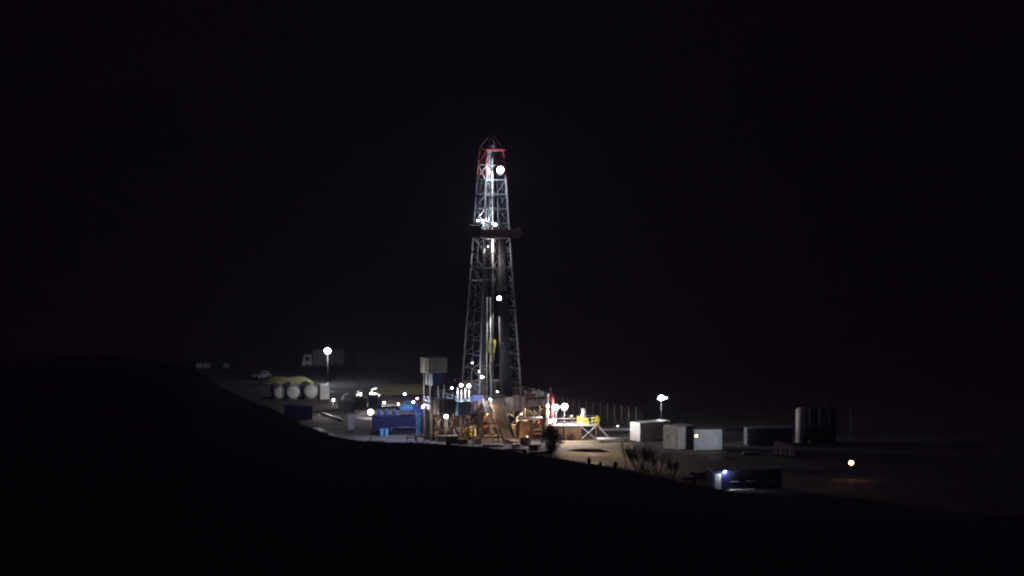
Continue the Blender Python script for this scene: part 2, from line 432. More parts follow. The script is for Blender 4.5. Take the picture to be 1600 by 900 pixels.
# racked drill pipe stands
stand_lab = 'dark drill pipe stand racked upright inside the derrick on the rig floor'
stands = []
st = thing('drill_pipe_stand', stand_lab, 'drill pipe', rig(0, 0, 0), 0, 'racked drill pipe stands')
MB().tube((0, 0, 0), (0, 0, 27.6), .085, 6).build('pipe_body', pipesteel, st)
for z in (9.1, 18.3): MB().tube((0, 0, z-.25), (0, 0, z+.25), .12, 6).build('tool_joint', pipesteel, st)
k = 0
for cx, cy, cols, rws in ((1.55, 1.55, 5, 4),):
    for i in range(cols):
        for j in range(rws):
            o = st if k == 0 else dup(st)
            base = rig(cx + .24*i, cy - .26*j + .3, ZF+.04)
            top = rig(cx*.72 + .17*i, .9 - .22*j, ZF+27.4)
            o.location = base
            o.rotation_euler = V((0, 0, 1)).rotation_difference((top-base).normalized()).to_euler()
            k += 1
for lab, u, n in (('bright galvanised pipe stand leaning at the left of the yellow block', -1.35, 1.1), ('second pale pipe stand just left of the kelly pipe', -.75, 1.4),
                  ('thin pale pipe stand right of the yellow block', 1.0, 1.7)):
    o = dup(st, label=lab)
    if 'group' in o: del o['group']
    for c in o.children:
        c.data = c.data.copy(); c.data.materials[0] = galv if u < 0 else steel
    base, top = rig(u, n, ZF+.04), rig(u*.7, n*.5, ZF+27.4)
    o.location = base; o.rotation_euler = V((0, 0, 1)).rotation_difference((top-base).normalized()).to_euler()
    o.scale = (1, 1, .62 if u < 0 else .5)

# substructure
sb = thing('rig_substructure', 'rig floor on heavy steel columns, warm lamps glowing underneath', 'substructure', RC, YAW)
LU, LN = 8.0, 5.6
MB().box((0, 0, ZF-.12), (2*LU, 2*LN, .24)).build('floor_deck', steel, sb)
XL = -13.4
MB().box(((XL-LU)/2, -4.1, ZF-.12), (-LU-XL-.02, 3.0, .24)).build('side_deck', steel, sb)
for x in (XL+.2, -10.7):
    for y in (-5.4, -2.8): MB().box((x, y, (ZF-.24)/2), (.3, .3, ZF-.26)).build('column', rust, sb)
for x0, x1 in ((XL+.2, -10.7), (-10.7, -8.2)):
    MB().tube((x0, -5.4, .4), (x1, -5.4, ZF-.9), .1, 6).build('brace', rust, sb)
    MB().tube((x1, -5.4, .4), (x0, -5.4, ZF-.9), .1, 6).build('brace', rust, sb)
MB().box(((XL-LU)/2, -5.4, ZF-.5), (-LU-XL-.3, .25, .5)).build('girder', rust, sb)
for k, (u, n) in enumerate(((-6.5, 3.0), (-5.2, 1.0), (-2.6, 2.2), (-1.5, -1.0), (2.2, 1.8), (3.4, 3.0), (5.5, 1.2), (6.5, 3.2), (-9.5, 3.4), (-11.8, 3.6))):
    q_ = MB().path([(u, -n, .1), (u, -n, 2.0 + (k*37 % 10)*.2), (u+.9, -n-.3, 2.6 + (k*53 % 10)*.2), (u+.9, -n-.3, ZF-.3)], .09 + .02*(k % 3), 7)
    q_.build('service_pipe', (rust, steel, cream)[k % 3], sb)
    MB().box((u-.7, -n+.2, .5+.1*(k % 4)), (1.1, .9, 1.0+.2*(k % 4)), rz=.3*k).build('junction_box', (steel, rust, darksteel)[k % 3], sb)
for x, xs in ((-LU+.2, 1), (-4.0, 1), (0, 1), (4.0, 1), (LU-.2, 1)):
    for y in (-LN+.2, LN-.2):
        MB().box((x, y, (ZF-.24)/2), (.38, .38, ZF-.26)).build('column', rust, sb)
for y in (-LN+.2, LN-.2):
    b = MB(); b.box((0, y, ZF-.55), (2*LU, .3, .6)); b.build('girder', rust, sb)
    b = MB(); b.box((0, y, .2), (2*LU, .5, .36)); b.build('skid_beam', rust, sb)
    for k, (x0, x1) in enumerate(((-LU+.2, -4), (-4, 0), (0, 4), (4, LU-.2))):
        b = MB(); b.tube((x0, y, .4), (x1, y, ZF-.9), .11, 6)
        if k in (0, 3): b.tube((x1, y, .4), (x0, y, ZF-.9), .11, 6)
        b.build('brace', rust, sb)
for x in (-LU+.2, LU-.2):
    b = MB(); b.tube((x, -LN+.3, .4), (x, LN-.3, ZF-.9), .11, 6).tube((x, LN-.3, .4), (x, -LN+.3, ZF-.9), .11, 6); b.build('brace', rust, sb)
# floor edge panels (wind walls) and railing, front and both sides
def panel(x0, x1, y, z0, z1, m, lab=None):
    q_ = MB(); q_.corrug((x0, y, 0), (x1, y, 0), z1-z0, z0, .75, .07)
    q_.box(((x0+x1)/2, y+.05, (z0+z1)/2), (x1-x0, .03, z1-z0))
    o = q_.build('wind_wall', m, sb)
    if lab: o['label'] = lab
panel(XL, -8.9, -LN-.06, ZF-1.5, ZF+.9, mauve, 'weathered brown grey wall panel')
panel(-6.1, -.1, -LN-.06, ZF-1.7, ZF+.35, mauve)
panel(.1, 3.5, -LN-.06, ZF-1.7, ZF+.75, palegrey, 'pale grey wall panel')
panel(3.55, 8.0, -LN-.06, ZF-1.0, ZF+.15, mauve)

pr = MB().box((LU+.05, -.8, ZF-.2), (.08, 9.0, 1.1)); pr.build('wind_wall', mauve, sb)
def railing(pts, z, name, m, parent, hgt=1.1, step=1.6, r=.03):
    q_ = MB()
    for a, b in zip(pts, pts[1:]):
        a, b = V((*a, z)), V((*b, z))
        for zz_ in (hgt*.5, hgt): q_.tube(a+V((0, 0, zz_)), b+V((0, 0, zz_)), r, 5)
        k = max(1, int((b-a).length/step))
        for i in range(k+1): q_.tube(a+(b-a)*i/k, a+(b-a)*i/k+V((0, 0, hgt)), r, 5)
    return q_.build(name, m, parent)
railing([(-LU, -LN), (-LU, LN), (LU, LN), (LU, -LN)], ZF, 'railing', galv, sb)
railing([(XL, -LN+3), (XL, -LN), (-8.9, -LN)], ZF, 'railing', galv, sb, 1.2)
railing([(-6.1, -LN), (0, -LN)], ZF, 'railing', galv, sb)
railing([(3.55, -LN), (LU, -LN)], ZF, 'railing', galv, sb)
tl = thing('water_tank', 'teal blue square tank hung on the front of the rig floor', 'tank', rig(-7.95, LN+.75, ZF-1.75), YAW)
MB().box((0, 0, 1.15), (2.3, 1.3, 2.3)).build('tank_body', teal, tl)
q_ = MB()
for x in (-.95, -.32, .32, .95): q_.box((x, -.69, 1.15), (.09, .08, 2.26))
for z in (.06, 2.24): q_.box((0, -.69, z), (2.36, .1, .12))
q_.build('stiffener', teal, tl)
MB().lathe((.5, 0, 2.3), [(.3, 0), (.3, .15), (.05, .2)], 12).build('hatch', steel, tl)
bx = thing('tool_box', 'bright blue steel tool chest on the rig floor beside white floodlit posts', 'tool box', rig(-4.2, 4.0, ZF), YAW)
MB().box((0, 0, .5), (1.5, .8, 1.0)).build('chest', bluep, bx); MB().box((0, 0, 1.06), (1.56, .86, .1)).build('lid', bluep, bx)
# drawworks housing, behind
dw = thing('drawworks', 'brown boxy drawworks winch housing at the rear of the rig floor', 'drawworks', rig(-2.4, -2.9, ZF), YAW)
MB().box((0, 0, 1.0), (4.2, 2.2, 2.0)).prism([(-2.1, 2.0), (2.1, 2.0), (1.6, 2.9), (-1.6, 2.9)], -1.0, 1.0).build('housing', rust, dw)
MB().lathe((0, -1.35, 1.1), [(.95, -.2), (.95, -.14), (.6, -.14), (.6, .14), (.95, .14), (.95, .2)], 18, 'Y').build('drum', steel, dw)
MB().tube((1.5, .6, 2.8), (1.5, .6, 4.4), .14, 8).build('exhaust', steel, dw)
dc = thing('driller_cabin', 'small brown driller cabin on the rig floor right of the kelly', 'cabin', rig(2.6, -2.6, ZF), YAW)
MB().box((0, 0, 1.3), (2.6, 2.2, 2.6)).build('wall', rust, dc); MB().box((0, 0, 2.68), (2.9, 2.5, .14)).build('roof', grey, dc)
MB().box((0, -1.11, 1.6), (1.9, .05, 1.0)).build('window', glass, dc)
# white floodlit posts on the left of the floor: the mud bucket rack
for k, (px, lab) in enumerate(((715, 'leftmost white steel post on the rig floor left of the derrick foot'), (721, 'tall white floodlit post at the left derrick foot'),
                               (727, 'white floodlit post between two bright lamps on the rig floor'), (733, 'rightmost white floodlit post above the teal tank'))):
    p = P(px, 612, 604); p.z = ZF
    t = thing('steel_post', lab, 'post', p, YAW)
    MB().tube((0, 0, 0), (0, 0, 2.3 - .3*(k % 2)), .13, 8).build('pole', white, t)
    MB().box((0, 0, .06), (.5, .5, .1)).build('base_plate', steel, t)
hu = thing('hydraulic_unit', 'rusty hydraulic power unit on the right end of the rig floor', 'power unit', rig(5.0, 4.2, ZF), YAW)
MB().box((0, 0, .45), (1.9, 1.2, .9)).build('oil_tank', rust, hu); MB().lathe((-.3, 0, 1.25), [(.25, -.5), (.33, -.4), (.33, .4), (.2, .5)], 12, 'X').build('motor', mauve, hu)
MB().path([(.5, -.3, .9), (.5, -.3, 1.7), (.9, -.3, 1.9), (.9, -.3, .3)], .07, 6).build('pipe', galv, hu)
av = thing('air_receiver', 'pale horizontal air tank on the right end of the rig floor', 'air tank', rig(6.9, 3.6, ZF), YAW)
MB().lathe((0, 0, .85), [(.02, -1.15), (.35, -1.0), (.5, -.75), (.5, .75), (.35, 1.0), (.02, 1.15)], 16, 'X').build('shell', cream, av)
for x in (-.6, .6): MB().box((x, 0, .2), (.2, .8, .4)).build('saddle', rust, av)
MB().tube((.2, 0, 1.3), (.2, 0, 1.8), .06, 6).build('outlet', galv, av)
cb_ = thing('choke_manifold', 'tangle of pale valves and pipes on the rig floor right of the driller cabin', 'manifold', rig(4.6, 1.6, ZF), YAW)
for z in (.5, 1.1, 1.7): MB().tube((-1.3, 0, z), (1.3, 0, z), .1, 7).build('pipe', (galv, rust, cream)[int(z)], cb_)
for x in (-.9, 0, .9):
    MB().tube((x, 0, 0), (x, 0, 2.1), .08, 6).build('riser', rust, cb_); MB().lathe((x, -.3, 1.1), [(.26, -.05), (.26, .05)], 12, 'Y').build('valve', darkred, cb_)
# V-door ramp and stair
rp = thing('v_door_ramp', 'steep steel pipe ramp leading from the rig floor down to the gravel', 'ramp', rig(-1.6, LN+.2, 0), YAW)
L_ = 5.6
def slope(x, t, up=0): return V((x, -L_*t, ZF*(1-t)+up))
q_ = MB(); q_._add([slope(-1.0, 0, -.1), slope(1.0, 0, -.1), slope(1.0, 1, .1), slope(-1.0, 1, .1), slope(-1.0, 0, -.22), slope(1.0, 0, -.22), slope(1.0, 1, -.02), slope(-1.0, 1, -.02)],
            [(0, 3, 2, 1), (4, 5, 6, 7), (0, 1, 5, 4), (1, 2, 6, 5), (2, 3, 7, 6), (3, 0, 4, 7)])
q_.build('ramp_plate', rust, rp)
for x in (-1.05, 1.05):
    q_ = MB()
    a, b = slope(x, 0, .0), slope(x, 1, .25)
    q_.tube(a, b, .17, 8); q_.build('side_rail', steel if x > 0 else rust, rp)
for t in (.35, .65):
    q_ = MB()
    for x in (-.95, .95): q_.tube(slope(x, t, -.2), V((x, -L_*t+.8, 0)), .08, 5)
    q_.tube(slope(-.95, t, -.3), slope(.95, t, -.3), .08, 5); q_.build('prop', rust, rp)
cw = thing('pipe_catwalk', 'low steel catwalk at the foot of the pipe ramp', 'catwalk', rig(-1.6, LN+.2+L_+2.4, 0), YAW)
MB().box((0, 0, .42), (1.9, 4.4, .1)).build('deck', rust, cw)
for x in (-.8, .8):
    for y in (-1.9, 1.9): MB().box((x, y, .19), (.16, .16, .36)).build('leg', rust, cw)
stt = thing('rig_stair', 'rusty steel stair left of the pipe ramp up to the rig floor', 'stair', rig(-3.6, LN+.2, 0), YAW)
q_ = MB()
for x in (-.5, .5): q_.box((x, -2.3, ZF/2-.1), (.1, .28, math.hypot(ZF, 4.6)), rx=-math.atan2(4.6, ZF))
q_.build('stringer', rust, stt)
for k in range(20):
    pass
q_ = MB()
for k in range(1, 20): q_.box((0, -4.6*k/20, ZF*(1-k/20)-.1), (.95, .26, .05))
q_.build('treads', galv, stt)
q_ = MB()
for x in (-.55, .55):
    q_.tube((x, 0, ZF+1.0), (x, -4.6, 1.0), .04, 5)
    for k in range(5): q_.tube((x, -4.6*k/4, ZF*(1-k/4)), (x, -4.6*k/4, ZF*(1-k/4)+1.0), .03, 5)
q_.build('handrail', galv, stt)
# under the floor: blowout preventer, accumulator bottles, tanks
bo = thing('blowout_preventer', 'stacked steel blowout preventer valve under the rig floor', 'valve stack', rig(0, 0, 0), YAW)
MB().lathe((0, 0, 0), [(.9, 0), (.9, .2), (.45, .25), (.45, .9), (.8, .95), (.8, 1.6), (.45, 1.65), (.45, 2.0), (.95, 2.1), (1.0, 3.0), (.6, 3.4), (.35, 3.5), (.35, 4.8)], 18).build('stack_body', rust, bo)
for z in (1.28, 2.5): MB().box((0, 0, z), (3.2, .6, .55)).build('ram', darkred, bo)
for k, (u, n, m, lab) in enumerate(((-8.2, 4.4, grey, 'grey upright drum under the left of the rig floor'), (-6.2, 4.6, yellow, 'yellow drum glowing by the sodium lamp under the rig floor'),
                                   (-5.3, 4.2, white, 'white drum under the rig floor left of the ramp'), (-4.7, 3.0, cream, 'cream drum under the rig floor close to the stair'),
                                   (2.2, 4.4, cream, 'cream drum under the rig floor right of the ramp'))):
    t = thing('steel_drum', lab, 'drum', rig(u, n, 0), YAW)
    MB().lathe((0, 0, 0), [(.55, 0), (.58, .04), (.55, .1), (.55, .62), (.59, .66), (.55, .7), (.55, 1.25), (.59, 1.29), (.55, 1.33), (.55, 1.8), (.58, 1.85), (.5, 1.87)], 16).build('shell', m, t)
    MB().lathe((.2, .1, 1.86), [(.1, 0), (.1, .08)], 8).build('cap', steel, t)
mp = thing('mud_pump', 'cream mud pump with pipework beside the rig under warm light', 'pump', rig(3.8, 7.4, 0), YAW)
MB().box((0, 0, .25), (5.0, 2.0, .5)).build('skid', rust, mp)
MB().box((-1.0, 0, 1.4), (2.6, 1.7, 1.9)).prism([(-2.3, 2.35), (.3, 2.35), (-.2, 2.9), (-1.8, 2.9)], -.8, .8).build('power_end', rust, mp)
for y in (-.55, 0, .55): MB().lathe((1.2, y, 1.0), [(.24, -.9), (.24, .7), (.32, .7), (.32, .95)], 12, 'X').build('fluid_cylinder', rust, mp)
MB().path([(1.9, 0, 1.2), (1.9, 0, 2.9), (-1.6, 0, 3.3), (-2.6, 0, 3.3)], .14, 8).build('discharge_pipe', white, mp)
MB().lathe((1.9, .0, 2.0), [(.2, 0), (.42, .2), (.42, .6), (.15, .8)], 14).build('pulsation_damper', redp, mp)

# lamps on the rig
flood(P(782, 265, 606.2), 'brightest floodlight high on the derrick just under the red crown', .56, lens_cool, 3200, COOL, aim=(.1, -1, -.25), off=(-.2, -1.0, -.1))
flood(P(747, 345, 607), 'left floodlight of the pair standing on the monkey board', .13, lens_cool, 1800, COOL, aim=(-.1, -.7, .6))
flood(P(754.5, 345.5, 606.5), 'floodlight with a white glare at the left of the monkey board', .16, lens_cool, 1200, COOL, aim=(.2, -.7, .5))
flood(P(774, 351, 606.5), 'small floodlight at the middle of the monkey board', .19, lens_cool, 450, COOL, aim=(0, -1, -.3))
flood(P(762.5, 385, 607.5), 'small lamp on the derrick just below the monkey board', .10, lens_small, 1300, NEUT, aim=(0, -.6, -.5), name='work_lamp', cat='lamp', off=(.45, -.55, -.5))
flood(P(780, 466, 606.5), 'floodlight halfway up the derrick above the yellow block', .36, lens_white, 4200, NEUT, aim=(-.1, -1, -.35), kind='SPOT', angle=48, off=tuple((rig(0, .4, 15.0) - P(780, 466, 606.5)).normalized()*.9))
flood(P(720.5, 602, 600.2), 'left of two glaring floodlights by the left derrick foot', .25, lens_white, 600, COOL, aim=(0, -1, -.3), off=(0, 1.2, -1.1))
flood(P(732.5, 603, 600.2), 'right of two glaring floodlights by the left derrick foot', .29, lens_white, 600, COOL, aim=(.3, -1, -.3), off=(0, 1.2, -1.1))
for px, py, r, lab, wt in ((753, 589, .24, 'small lamp in front of the brown drawworks housing', 350), (749, 580, .14, 'small lamp at the top corner of the drawworks', 150),
                          (738, 567, .10, 'tiny lamp left of the bright pipe stand', 60), (706, 606, .16, 'small lamp on the left railing of the rig floor', 150),
                          (766.5, 624, .13, 'small lamp at the foot of the kelly pipe', 600),
                          (777, 612, .10, 'small lamp on the floor right of the kelly pipe', 200)):
    flood(P(px, py, 603.5 if px < 712 else 601.5 if px == 766.5 else 605.5), lab, r, lens_small, wt, NEUT, aim=(.05, -1, -.2), name='work_lamp', cat='lamp')
flood(P(711, 593, 604.5), 'tiny lamp above the left railing of the rig floor', .11, lens_small, 1500, NEUT, aim=(-.75, 1, .16), name='work_lamp', cat='lamp', kind='SPOT', angle=50)
flood(P(697, 650.5, 598.5), 'white lamp hanging under the left end of the rig floor', .33, lens_white, 650, NEUT, aim=(.1, -.8, -.5), name='work_lamp', cat='lamp')
flood(P(733, 669, 603), 'yellow sodium lamp glowing under the middle of the rig floor', .26, lens_warm, 1500, SOD, aim=(.1, -.6, -.1), name='work_lamp', cat='lamp')
flood(P(824, 683, 600.5), 'low pale lamp beside the mud pump right of the ramp', .16, lens_small, 300, SOD, aim=(-.8, -1, .3), name='work_lamp', cat='lamp')
flood(rig(3.6, 3.6, 4.8), 'sodium lamp under the rig floor over the right of the ramp', .2, lens_warm, 3000, WARM, aim=(.3, -.5, -.8), name='work_lamp', cat='lamp')
flood(rig(-.6, 4.2, 4.8), 'sodium lamp under the rig floor over the stair', .2, lens_warm, 2000, SOD, aim=(.2, -.5, -.8), name='work_lamp', cat='lamp')

# ------------------------------------------------------------------ doghouse on its blue tower (left behind the rig)
def house_box(t, L, W, Hh, m, roofm, z0=0.0, frame=None):
    """corrugated box cabin: four ribbed walls, roof with a lip, corner posts; L along local x, W along local y"""
    q_ = MB(); a, b, c, d = (-L/2, -W/2, 0), (L/2, -W/2, 0), (L/2, W/2, 0), (-L/2, W/2, 0)
    for p, r_ in ((a, b), (b, c), (c, d), (d, a)): q_.corrug(p, r_, Hh, z0)
    q_.build('wall', m, t)
    q_ = MB().box((0, 0, z0+Hh+.06), (L+.16, W+.16, .12)); q_.build('roof', roofm, t)
    q_ = MB()
    for x in (-L/2, L/2):
        for y in (-W/2, W/2): q_.box((x, y, z0+Hh/2), (.16, .16, Hh-.02))
    q_.box((0, 0, z0+.08), (L+.1, W+.1, .16))
    q_.build('frame', frame or m, t)
def oriented(name, label, cat, px, py, L, W, Hh, ang, m, roofm, z=0.0, doors=True, group=None, frame=None):
    """near bottom corner at photo pixel (px, py) on level z; L runs back-right under ang, W runs back-left"""
    c = G(px, py, z); a = R(ang)
    ctr = c + V((math.cos(a), math.sin(a), 0))*(L/2) + V((-math.sin(a), math.cos(a), 0))*(W/2)
    t = thing(name, label, cat, ctr, a, group)
    house_box(t, L, W, Hh, m, roofm, 0, frame)
    if doors:
        for s_ in (-1, 1):
            d = MB().box((-L/2-.08, s_*W*.235, Hh/2+.02), (.06, W*.44, Hh-.42)).build('door', m, t)
            q_ = MB()
            for y in (-.28, .28): q_.tube((-L/2-.14, s_*W*.235+y*.8, .3), (-L/2-.14, s_*W*.235+y*.8, Hh-.3), .025, 5)
            q_.build('locking_bar', galv, d)
    return t
dg = thing('doghouse_cabin', 'cream crew cabin raised on a blue steel tower behind the rig', 'cabin', P(678, 582, 642), R(28))
house_box(dg, 3.6, 2.9, 2.55, cream, palegrey)
MB().box((-1.88, .2, 1.1), (.06, .95, 2.0)).build('door', white, dg)
tw = thing('support_tower', 'dark blue steel tower carrying the cream crew cabin', 'tower', V((dg.location.x, dg.location.y, 0)), R(28))
zt = dg.location.z - .05
MB().box((.3, 0, zt-1.1), (2.6, 2.5, 2.1)).build('tank_box', bluep, tw)
for x in (-1.3, 1.5):
    for y in (-1.2, 1.2): MB().box((x, y, (zt-.02)/2), (.2, .2, zt-.04)).build('leg', navy, tw)
q_ = MB()
for y in (-1.2, 1.2): q_.tube((-1.3, y, .3), (1.5, y, zt-2.3), .06, 5).tube((1.5, y, .3), (-1.3, y, zt-2.3), .06, 5)
q_.build('brace', navy, tw)

# ------------------------------------------------------------------ mud tanks left of the rig
mt = thing('mud_tank', 'long dark blue steel mud tank in front left of the rig', 'mud tank', G(622, 680) + V((0, 1.6, 0)), R(4))
q_ = MB().box((0, 0, 1.75), (8.8, 2.8, 2.7)); q_.build('tank_body', navy, mt)
q_ = MB()
for k in range(11): q_.box((-4.3+.86*k, -1.46, 1.75), (.12, .12, 2.66))
for z in (.44, 3.06): q_.box((0, -1.46, z), (8.8, .14, .14))
q_.build('stiffener', navy, mt)
q_ = MB()
for y in (-1.2, 0, 1.2): q_.box((0, y, .2), (9.0, .25, .38))
q_.build('skid', rust, mt)
MB().path([(-4.2, -1.75, .75), (-1.2, -1.75, .75), (-1.2, -1.75, 1.3), (3.9, -1.75, 1.3)], .11, 8).build('manifold_pipe', steel, mt)
for x in (-2.6, .4, 2.6):
    v_ = MB().lathe((x, -1.95, .75 if x < -1.2 else 1.3), [(.22, -.05), (.22, .05)], 12, 'Y'); v_.tube((x, -1.9, .75 if x < -1.2 else 1.3), (x, -1.65, .75 if x < -1.2 else 1.3), .05, 6); v_.build('valve', steel, mt)
q_ = MB()
for x in (3.0, 3.45): q_.tube((x, -1.9, 0), (x, -1.5, 3.9), .04, 5)
for k in range(11): q_.tube((3.0, -1.87+.036*k, .3+.3*k), (3.45, -1.87+.036*k, .3+.3*k), .025, 4)
q_.build('ladder', lightblue, mt)
railing([(-4.3, -1.35), (4.3, -1.35), (4.3, 1.35), (-4.3, 1.35), (-4.3, -1.35)], 3.1, 'railing', grey, mt, 1.05, 1.4, .025)
for x, lab in ((-3.3, 'blue agitator motor at the left end of the mud tank'), (-2.1, 'blue agitator motor second from the left on the mud tank'), (-.7, 'blue agitator motor near the middle of the mud tank')):
    t = thing('agitator_motor', lab, 'motor', mt.matrix_basis @ V((x, 0, 3.1)), R(4), 'agitator motors on the mud tank')
    MB().box((0, 0, .15), (.8, .8, .3)).build('gearbox', bluep, t)
    q_ = MB().lathe((0, 0, .3), [(.28, 0), (.3, .05), (.3, .62), (.2, .75), (.05, .78)], 12); q_.build('motor_body', bluep, t)
    MB().lathe((0, 0, 1.08), [(.32, 0), (.32, .06), (.05, .1)], 12).build('fan_cover', lightblue, t)
ct = thing('centrifuge', 'bright blue centrifuge machine standing on the mud tank', 'centrifuge', mt.matrix_basis @ V((1.6, 0, 3.1)), R(4))
q_ = MB()
for x in (-1.1, 1.1):
    for y in (-.6, .6): q_.box((x, y, .35), (.14, .14, .7))
q_.box((0, 0, .74), (2.6, 1.4, .12)); q_.build('stand', bluep, ct)
MB().lathe((-.1, 0, 1.35), [(.3, -1.3), (.5, -1.1), (.58, -.2), (.58, .6), (.4, 1.1), (.3, 1.2)], 16, 'X').build('drum', lightblue, ct)
MB().box((1.0, 0, 1.25), (.7, .9, .9)).build('drive_box', bluep, ct)
MB().path([(-.6, -.3, 1.8), (-.6, -.3, 2.4), (.5, -.3, 2.4)], .09, 6).build('feed_pipe', lightblue, ct)
t = thing('feed_pump', 'blue pump unit on the right end of the mud tank beside a red lamp', 'pump', mt.matrix_basis @ V((3.5, .1, 3.1)), R(4))
MB().box((0, 0, .3), (1.3, .9, .6)).build('base', bluep, t); MB().lathe((0, 0, .95), [(.38, -.6), (.42, -.4), (.42, .3), (.25, .6)], 14, 'X').build('casing', bluep, t)
MB().tube((-.4, 0, 1.2), (-.4, 0, 2.0), .1, 8).build('outlet', lightblue, t)
fp = thing('flow_line', 'white flow pipe elbow dropping beside the right end of the mud tank', 'pipe', P(664.5, 641, 603), 0)
MB().path([(.9, .5, .05), (.25, .2, .45), (-.25, 0, .6), (-.35, -.1, .25)], .30, 9).build('elbow', white, fp)
t = thing('white_post', 'white steel post standing at the right end of the blue mud tank', 'post', V((P(665, 655, 601).x, 601, 0)), 0)
MB().tube((0, 0, 0), (0, 0, 3.6), .12, 8).build('pole', white, t); MB().box((0, 0, .05), (.5, .5, .1)).build('base_plate', steel, t)
t = thing('pale_post', 'tall thin pale post behind the right end of the mud tank', 'post', V((P(669, 600, 612).x, 612, 0)), 0)
MB().tube((0, 0, 0), (0, 0, 9.0), .055, 8).build('pole', grey, t); MB().box((0, 0, .05), (.5, .5, .1)).build('base_plate', steel, t)
for px, lab in ((596, 'left of two light blue drums put in for a lamp reflection on the mud tank'), (603.5, 'right of two light blue drums put in for a lamp reflection on the mud tank')):  # drums added in place of a cyan lamp reflection on the tank
    t = thing('reflection_drum', lab, 'drum', G(px, 681), 0, 'light blue drums standing in for a lamp reflection')
    MB().lathe((0, 0, 0), [(.34, 0), (.36, .03), (.34, .06), (.34, .4), (.37, .43), (.34, .46), (.34, .8), (.37, .83), (.34, .86), (.34, 1.15), (.36, 1.2)], 14).build('shell', lightblue, t)
    MB().lathe((0.1, 0, 1.2), [(.07, 0), (.07, .05)], 8).build('cap', steel, t)
flood(P(579, 644, 600.5), 'bright floodlight at the left end of the blue mud tank', .46, lens_white, 240, NEUT, aim=(.25, -1, -.25), off=(-.5, -.5, .1))
q_ = thing('lamp_pole', 'thin steel pole carrying the bright floodlight by the mud tank', 'pole', V((P(579, 650, 600.8).x, 600.9, 0)), 0)
MB().tube((0, 0, 0), (0, 0, P(579, 648, 600.8).z), .07, 6).build('mast', steel, q_); MB().box((0, 0, .05), (.6, .6, .1)).build('base_plate', steel, q_)
flood(P(600, 629, 602.5), 'blue white lamp on the left of the mud tank top', .16, lens_blue, 1300, (.5, .6, 1), name='work_lamp', cat='lamp')
flood(P(632, 615.5, 601.9), 'blue lamp on top of the centrifuge', .15, lens_blue, 2400, (.45, .6, 1), aim=(.1, -.9, -.5), name='work_lamp', cat='lamp')
flood(P(646, 628, 601.6), 'blue white lamp low on the centrifuge side', .15, lens_blue, 1800, (.6, .7, 1), aim=(.1, -.9, -.5), name='work_lamp', cat='lamp')
flood(P(652, 622.5, 601.5), 'red beacon lamp on the right end of the mud tank', .18, lens_red, 200, (1, .15, .2), name='beacon_lamp', cat='lamp')
flood(P(622.5, 631, 601.5), 'pink glowing lamp beside the blue centrifuge', .14, lens_pink, 120, (1, .6, .55), name='work_lamp', cat='lamp')
flood(P(661, 634, 601), 'white lamp over the white flow pipe elbow', .14, lens_small, 90, COOL, aim=(.3, -.6, -.7), name='work_lamp', cat='lamp')

# generators, cabinet, kerb
def gen(px, py, lab, L=3.0, rz=.2):
    t = thing('generator_set', lab, 'generator', G(px, py), rz, 'generator sets left of the mud tank')
    MB().box((0, 0, .15), (L, 1.5, .3)).build('skid', steel, t)
    MB().box((-.2, 0, 1.15), (L*.72, 1.2, 1.6)).prism([(-L*.5, 1.95), (L*.28, 1.95), (L*.2, 2.35), (-L*.42, 2.35)], -.5, .5).build('engine_housing', darksteel, t)
    q_ = MB().box((L*.40, 0, 1.25), (.3, 1.5, 1.9))
    for k in range(7): q_.box((L*.40+.17, 0, .5+.25*k), (.04, 1.4, .1))
    q_.build('radiator', darksteel, t)
    q_ = MB().path([(-.6, .1, 2.3), (-.6, .1, 3.0), (-.3, .1, 3.3), (.5, .1, 3.5)], .13, 8).tube((-.6, .1, 2.5), (-.6, .1, 2.95), .24, 10); q_.build('exhaust', palegrey, t)
    return t
gen(541, 646, 'grey generator with bent exhaust, leftmost of three'); gen(562, 640, 'grey generator with bent exhaust in the middle of three', 2.6, .25); gen(585, 636, 'grey generator with bent exhaust, rightmost of three', 2.4, .15)
for px, py, yb, r, lab, wt in ((521, 625, 652, .24, 'small lamp on a thin post left of the generators', 750), (555, 624, 640, .25, 'lower small lamp on a post between the generators', 250),
                               (563, 616, 640, .23, 'upper small lamp on a post between the generators', 250), (579.5, 615, 636, .22, 'small lamp on a post right of the generators', 5000)):
    b = G(px, yb)
    top = P(px, py, b.y-.2)
    flood(top, lab, r, lens_small, wt, NEUT, aim=(.05, -1, -.3), name='work_lamp', cat='lamp', off={521: (-.9, .7, .3), 579.5: (.7, .9, .3)}.get(px))
    q_ = thing('lamp_post', lab.replace('small lamp on a thin post', 'thin post under the lamp').replace('lower small lamp on a post', 'thin post under the lower lamp').replace('upper small lamp on a post', 'thin post under the upper lamp').replace('small lamp on a post', 'thin post under the lamp'), 'post', b, 0)
    MB().tube((0, 0, 0), (0, 0, top.z-.3), .07, 6).build('mast', steel, q_); MB().box((0, 0, .04), (.4, .4, .08)).build('base_plate', steel, q_)
cb = thing('electrical_cabinet', 'pale upright electrical cabinet standing alone in front of the generators', 'cabinet', G(548, 672), R(8))
MB().box((0, 0, 1.4), (1.25, .9, 2.6)).build('case', white, cb); MB().box((0, 0, 2.75), (1.35, 1.0, .1)).build('lid', palegrey, cb)
MB().box((-.02, -.47, 1.4), (1.05, .04, 2.3)).build('door', white, cb); MB().box((0, 0, .06), (1.3, .95, .12)).build('plinth', conc, cb)
a, b = G(503, 648), G(537, 660)
kb = thing('concrete_kerb', 'pale concrete kerb running diagonally in front of the lamp post', 'kerb', (a+b)/2, math.atan2((b-a).y, (b-a).x))
q_ = MB(); Lk = (b-a).length
for k in range(6): q_.box((-Lk/2+Lk*(k+.5)/6, 0, .22), (Lk/6-.04, .45, .44))
